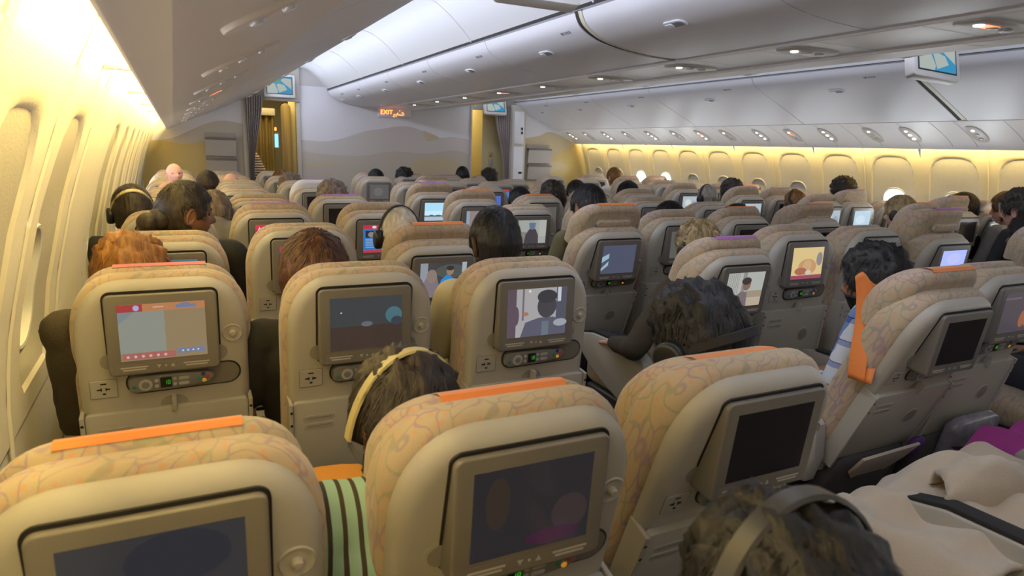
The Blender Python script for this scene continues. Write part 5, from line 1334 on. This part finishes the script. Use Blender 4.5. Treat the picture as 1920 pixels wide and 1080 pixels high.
person('person with bushy dark brown hair in front of the right windows', (5.55, 4.27, 1.165), 'curly', 'dark', 'tan', 'black')
p = person('person with long blonde hair and headphones at the right aisle', (4.86, 3.23, 1.095), 'long', 'blond', 'pale', 'black', eyes=True, yaw=8); headphones(p, 'black headphones on the blonde person', 'black', 4, True)
person('dark-haired person in profile below the right window', (5.45, 3.12, 1.13), 'short', 'dark', 'pale', 'black', eyes=True, yaw=10)
person('brown-haired person at far right by the wall', (5.56, 2.87, 1.155), 'short', 'brown', 'pale', 'grey')
person('dark-haired person at the far right edge near the wall', (5.16, 2.58, 1.17), 'thick', 'dark', 'pale', 'black')
person('person cut off by the right edge with earphone wire', (4.70, 2.28, 1.045), 'short', 'black', 'brown', 'black', eyes=True)
person('person with yellowish hair before the bright far right window', (5.2, 7.5, 1.15), 'short', 'ginger', 'pale', 'white')
person('person under a cream blanket beside the right-hand aisle armrest', (2.03, .60, .985), 'short', 'dark', 'tan', 'grey', pose='tuck')
# baby peeking over a seat by the left wall
root = empty('baby', (-.07, 6.02, .99), 0, 'pink baby with bare arms leaning on a seat top by the left wall', 'person')
bm = bmesh.new(); capsule(bm, (0, 0, .0), (0, .02, .10), .07, .055)
for s in (-1, 1): capsule(bm, (s * .06, .0, .11), (s * .12, -.05, .06), .028, .024); capsule(bm, (s * .12, -.05, .06), (s * .17 if s < 0 else .10, -.09, .05), .024, .017); hand(bm, (s * .17 if s < 0 else .10, -.09, .05), (-.5 if s < 0 else -.3, -1, 0), (0, 0, -1), 1, .5)
capsule(bm, (0, .02, .12), (.02, .0, .17), .03, .04)
me = remesh(bm, .008, 3); b = bmesh.new(); b.from_mesh(me)
head_into(b, Matrix.Translation((.02, -.01, .21)) @ Euler((0, 0, R_(200))).to_matrix().to_4x4() @ Matrix.Diagonal((.78, .72, .68, 1)))
me = bpy.data.meshes.new('baby'); b.to_mesh(me); b.free(); me.polygons.foreach_set('use_smooth', [True] * len(me.polygons))
obj('body', me, SK['pink'], root)
for s in (-1, 1):
    bm = bmesh.new(); ellip(bm, (.02 + s * .024 + .01, -.067, .214), (.007,) * 3, 8, 6); obj('eye', to_mesh(bm), M['eye'], root)
# cabin crew glimpsed in the doorway: a standing figure bending behind the curtain
def standing(label, loc, rz, top):
    root = empty('person', loc, rz, label, 'person'); bm = bmesh.new()
    caps = [((-.09, 0, .92), (-.10, .0, .5), .085, .06), ((-.10, 0, .5), (-.10, 0, .08), .058, .04), ((.09, 0, .92), (.10, 0, .5), .085, .06), ((.10, 0, .5), (.10, 0, .08), .058, .04), ((-.10, 0, .06), (-.10, .14, .04), .04, .035), ((.10, 0, .06), (.10, .14, .04), .04, .035),
            ((0, 0, .95), (0, .12, 1.2), .12, .12), ((0, .12, 1.2), (0, .2, 1.34), .13, .10), ((-.08, .2, 1.36), (.08, .2, 1.36), .07, .07), ((0, .22, 1.38), (0, .28, 1.45), .05, .05),
            ((-.18, .2, 1.34), (-.22, .24, 1.08), .048, .04), ((-.22, .24, 1.08), (-.14, .42, .98), .038, .026), ((.18, .2, 1.34), (.22, .24, 1.08), .048, .04), ((.22, .24, 1.08), (.14, .42, .98), .038, .026)]
    for c in caps: capsule(bm, *c)
    hand(bm, (-.14, .42, .98), (.2, 1, -.3), (0, 0, -1), 1); hand(bm, (.14, .42, .98), (-.2, 1, -.3), (0, 0, -1), -1)
    me = remesh(bm, .009, 3); b = bmesh.new(); b.from_mesh(me); Mx = Matrix.Translation((0, .33, 1.52)) @ Euler((R_(-25), 0, 0)).to_matrix().to_4x4(); head_into(b, Mx)
    me = bpy.data.meshes.new('crew'); b.to_mesh(me); b.free(); me.polygons.foreach_set('use_smooth', [True] * len(me.polygons))
    obj('body', me, SK['tan'], root); obj('hair', hair('bun'), HM['dark'], root, (0, .33, 1.52), (R_(-25), 0, 0))
    bm = bmesh.new()
    for c in caps[6:9] + caps[10:14]: capsule(bm, c[0], c[1], c[2] + .014, c[3] + .014)
    for s in (-1, 1): capsule(bm, (s * .09, .2, 1.36), (s * .17, .2, 1.35), .075, .062)
    obj('jacket', remesh(bm, .012, 3), top, root)
    bm = bmesh.new()
    for c in caps[0:4]: capsule(bm, c[0], c[1], c[2] + .015, c[3] + .02)
    obj('trousers', remesh(bm, .014, 3), CL['black'], root)
standing('person in striped top half hidden behind the left doorway curtain', (.97, 9.80, 0), R_(72), CL['wood'])
# --- loose soft things
bm = bmesh.new(); ellip(bm, (0, 0, 0), (.14, .12, .045), 24, 14)
for v in bm.verts: v.co += Vector((0, 0, .012 * noise.noise(v.co * 18)))
tag(obj('pillow', to_mesh(bm), M['pillow'], loc=(.22, 1.36, .72), rot=(0, R_(-8), 0)), 'orange pillow behind the shoulder of the mint striped shirt', 'pillow')
# folded orange cover hanging beside the reclined seat
bm = bmesh.new(); rows = []
for j in range(21):
    t = j / 20; row = []
    for i in range(15):
        u = i / 14
        w = .15 * (1 - .93 * t)
        x = 1.998 - .014 * t + .012 * math.sin(t * 5) + w * u; y = 1.445 - .05 * u + .012 * math.sin(u * 9 + 1.2) * (.5 + t) - .055 * t
        z = 1.095 - .33 * t - .045 * u * (1 - t) + .03 * math.exp(-((u - .15) / .12) ** 2) * (1 - t)
        row.append(bm.verts.new((x, y, z)))
    rows.append(row)
for a, b in zip(rows, rows[1:]):
    for i in range(14): bm.faces.new((a[i], a[i + 1], b[i + 1], b[i]))
o = obj('headrest_sheet', to_mesh(bm, angle=80), M['tab_o']); so = o.modifiers.new('s', 'SOLIDIFY'); so.thickness = .003
tag(o, 'glossy orange sheet hanging from the headrest beside the bearded person', 'headrest cover')
# cream blanket over the knees by the aisle
bm = bmesh.new(); N1, N2 = 60, 44; rows = []
for j in range(N2 + 1):
    row = []
    for i in range(N1 + 1):
        x = 1.36 + .85 * i / N1; y = .70 + .48 * j / N2
        kn = .22 * math.exp(-((x - 1.92) / .10) ** 2) + .22 * math.exp(-((x - 2.14) / .10) ** 2)
        z = .575 + .02 * sstep(1.75, 1.95, x) + kn * .14 - .22 * sstep(1.58, 1.38, x) ** 1.2 - .10 * sstep(1.08, 1.18, y)
        nf = Vector((x * 7, y * 9, 0)); z += .030 * noise.noise(nf) + .018 * math.sin(x * 26 + 3 * noise.noise(nf * .7)) * sstep(.72, .9, y)
        row.append(bm.verts.new((x + .02 * noise.noise(nf + Vector((5, 1, 0))), y + .03 * noise.noise(nf + Vector((2, 8, 3))), z)))
    rows.append(row)
for a, b in zip(rows, rows[1:]):
    for i in range(N1): bm.faces.new((a[i], a[i + 1], b[i + 1], b[i]))
rows = []
for j in range(13):   # standing fold
    t = j / 12; row = []
    for i in range(25):
        a = PI * 1.25 * i / 24 - .35
        row.append(bm.verts.new((1.80 + .30 * t + .05 * math.cos(a) * (1 - .3 * t), .97 - .10 * t + .055 * math.cos(a), .60 + (.05 + .05 * math.sin(PI * min(1, t * 1.15))) * max(-.2, math.sin(a)) + .012 * noise.noise(Vector((t * 6, a * 2, 0))))))
    rows.append(row)
for a, b in zip(rows, rows[1:]):
    for i in range(24): bm.faces.new((a[i], a[i + 1], b[i + 1], b[i]))
o = obj('blanket', to_mesh(bm, angle=80), M['blanket']); so = o.modifiers.new('s', 'SOLIDIFY'); so.thickness = .012
tag(o, 'crumpled cream blanket spread over knees beside the dark-topped armrest', 'blanket')
# things in the seat pockets
def in_pocket(key, dx, z, name, mesh, m, label, cat, rx=0):
    X, Yb, Yr, th = SEATPOS[key]
    s = z; y = Yr - math.sin(th) * s - .09
    return tag(obj(name, mesh, m, loc=(X + dx, y, OFF + s * math.cos(th) - .03), rot=(th + rx, 0, 0)), label, cat)
bm = bmesh.new(); slab(bm, [(-.15, .07), (.14, .09), (.13, .0), (.08, -.07), (.0, -.095), (-.09, -.08), (-.145, -.02)], -.006, .006, .003, .003, 2)
in_pocket('D1', .01, -.02, 'safety_card', to_mesh(bm), M['paper'], 'cream curved card sticking out of a seat pocket', 'card', R_(10))
bm = bmesh.new(); slab(bm, rrect(.30, .20, .05), -.03, .015, .02, .01, 3, dome0=-.015)
for v in bm.verts: v.co += Vector((0, .008 * noise.noise(v.co * 30), .004 * noise.noise(v.co * 22)))
in_pocket('E1', .02, .02, 'plastic_bag', to_mesh(bm), M['plasticbag'], 'clear crinkled plastic bag stuffed in a seat pocket', 'bag')
bm = bmesh.new(); ellip(bm, (0, 0, 0), (.045, .02, .05), 12, 8); in_pocket('D1', .17, .03, 'violet_pouch', to_mesh(bm), M['violet'], 'small violet pouch in the seat pocket beside the cream card', 'pouch')
bm = bmesh.new(); rows = []
for j in range(9):
    rows.append([bm.verts.new((-.22 + .44 * i / 16, -.10 + .2 * j / 8, .03 * math.sin(i * .7 + j * .4) - .05 * abs(i / 16 - .5))) for i in range(17)])
for a, b in zip(rows, rows[1:]):
    for i in range(16): bm.faces.new((a[i], a[i + 1], b[i + 1], b[i]))
tag(obj('magenta_cloth', to_mesh(bm), M['magenta'], loc=(2.62, 1.18, .52)), 'magenta cloth lying beyond the cream blanket', 'cloth')

# ================================================================== LIGHT
def area(name, loc, rot, sx, sy, power, col, spread=180):
    l = bpy.data.lights.new(name, 'AREA'); l.shape = 'RECTANGLE'; l.size = sx; l.size_y = sy; l.energy = power; l.color = col; l.spread = R_(spread)
    o = link(bpy.data.objects.new(name, l)); o.location = loc; o.rotation_euler = rot; return o
COOL = (.74, .81, 1.0); WARM = (1.0, .75, .27); NEU = (1., .95, .88)
YM, YL = 3.85, 10.6
# cove lamps: shine from behind the service strips onto the walls
area('cove_left', (-.045, YM, 1.70), (0, R_(82), 0), .06, YL, 120, WARM)
area('cove_right', (5.625, YM, 1.69), (0, R_(-80), 0), .06, YL, 110, WARM)
# light troughs on top of the bins, shining across the aisle, plus added floating fills
for x, pw in ((1.06, 47), (3.83, 14)):
    area('trough_light', (x, YM, 2.215), (0, R_(-68), 0), .05, YL, pw, COOL)
    area('ceiling_fill', (x + .33, YM, 2.19), (PI, 0, 0), .35, YL, 12, COOL)  # added floating fill facing up at the ceiling arch
    area('aisle_fill', (x + .33, YM, 2.38), (0, 0, 0),   .25, YL, 2.5, NEU)  # added downward fill floating under the arch
area('window_light', (5.68, YM, 1.12), (0, R_(120), 0), .25, YL, 28, (.85, .92, 1.), 130)  # added fill by the right windows, aimed up to brighten ceiling and bins
area('window_light_left', (-.295, YM, 1.26), (0, R_(-118), 0), .06, 10, 12, COOL, 120)  # added cool fill from the left wall to brighten the centre bins
area('left_seat_fill', (.04, 3.2, 1.62), (0, R_(-6), 0), .22, 8.5, 24, (1., .80, .38))  # added warm fill over the left seats; the reading lamps there are off
for x, y in ((1.15, 10.0), (3.85, 10.2)):
    area('galley_light', (x, y, 2.40), (0, 0, 0), .5, .8, 13, (1., .82, .45))
w = bpy.data.worlds.new('world'); scene.world = w; w.use_nodes = True
w.node_tree.nodes['Background'].inputs[0].default_value = (.75, .85, 1, 1); w.node_tree.nodes['Background'].inputs[1].default_value = .3
scene.view_settings.view_transform = 'Standard'
scene.view_settings.look = 'None'
scene.view_settings.exposure = 0.0
scene.cycles.max_bounces = 6; scene.cycles.diffuse_bounces = 4; scene.cycles.glossy_bounces = 3
scene.cycles.use_denoising = True
scene.cycles.sample_clamp_indirect = 4
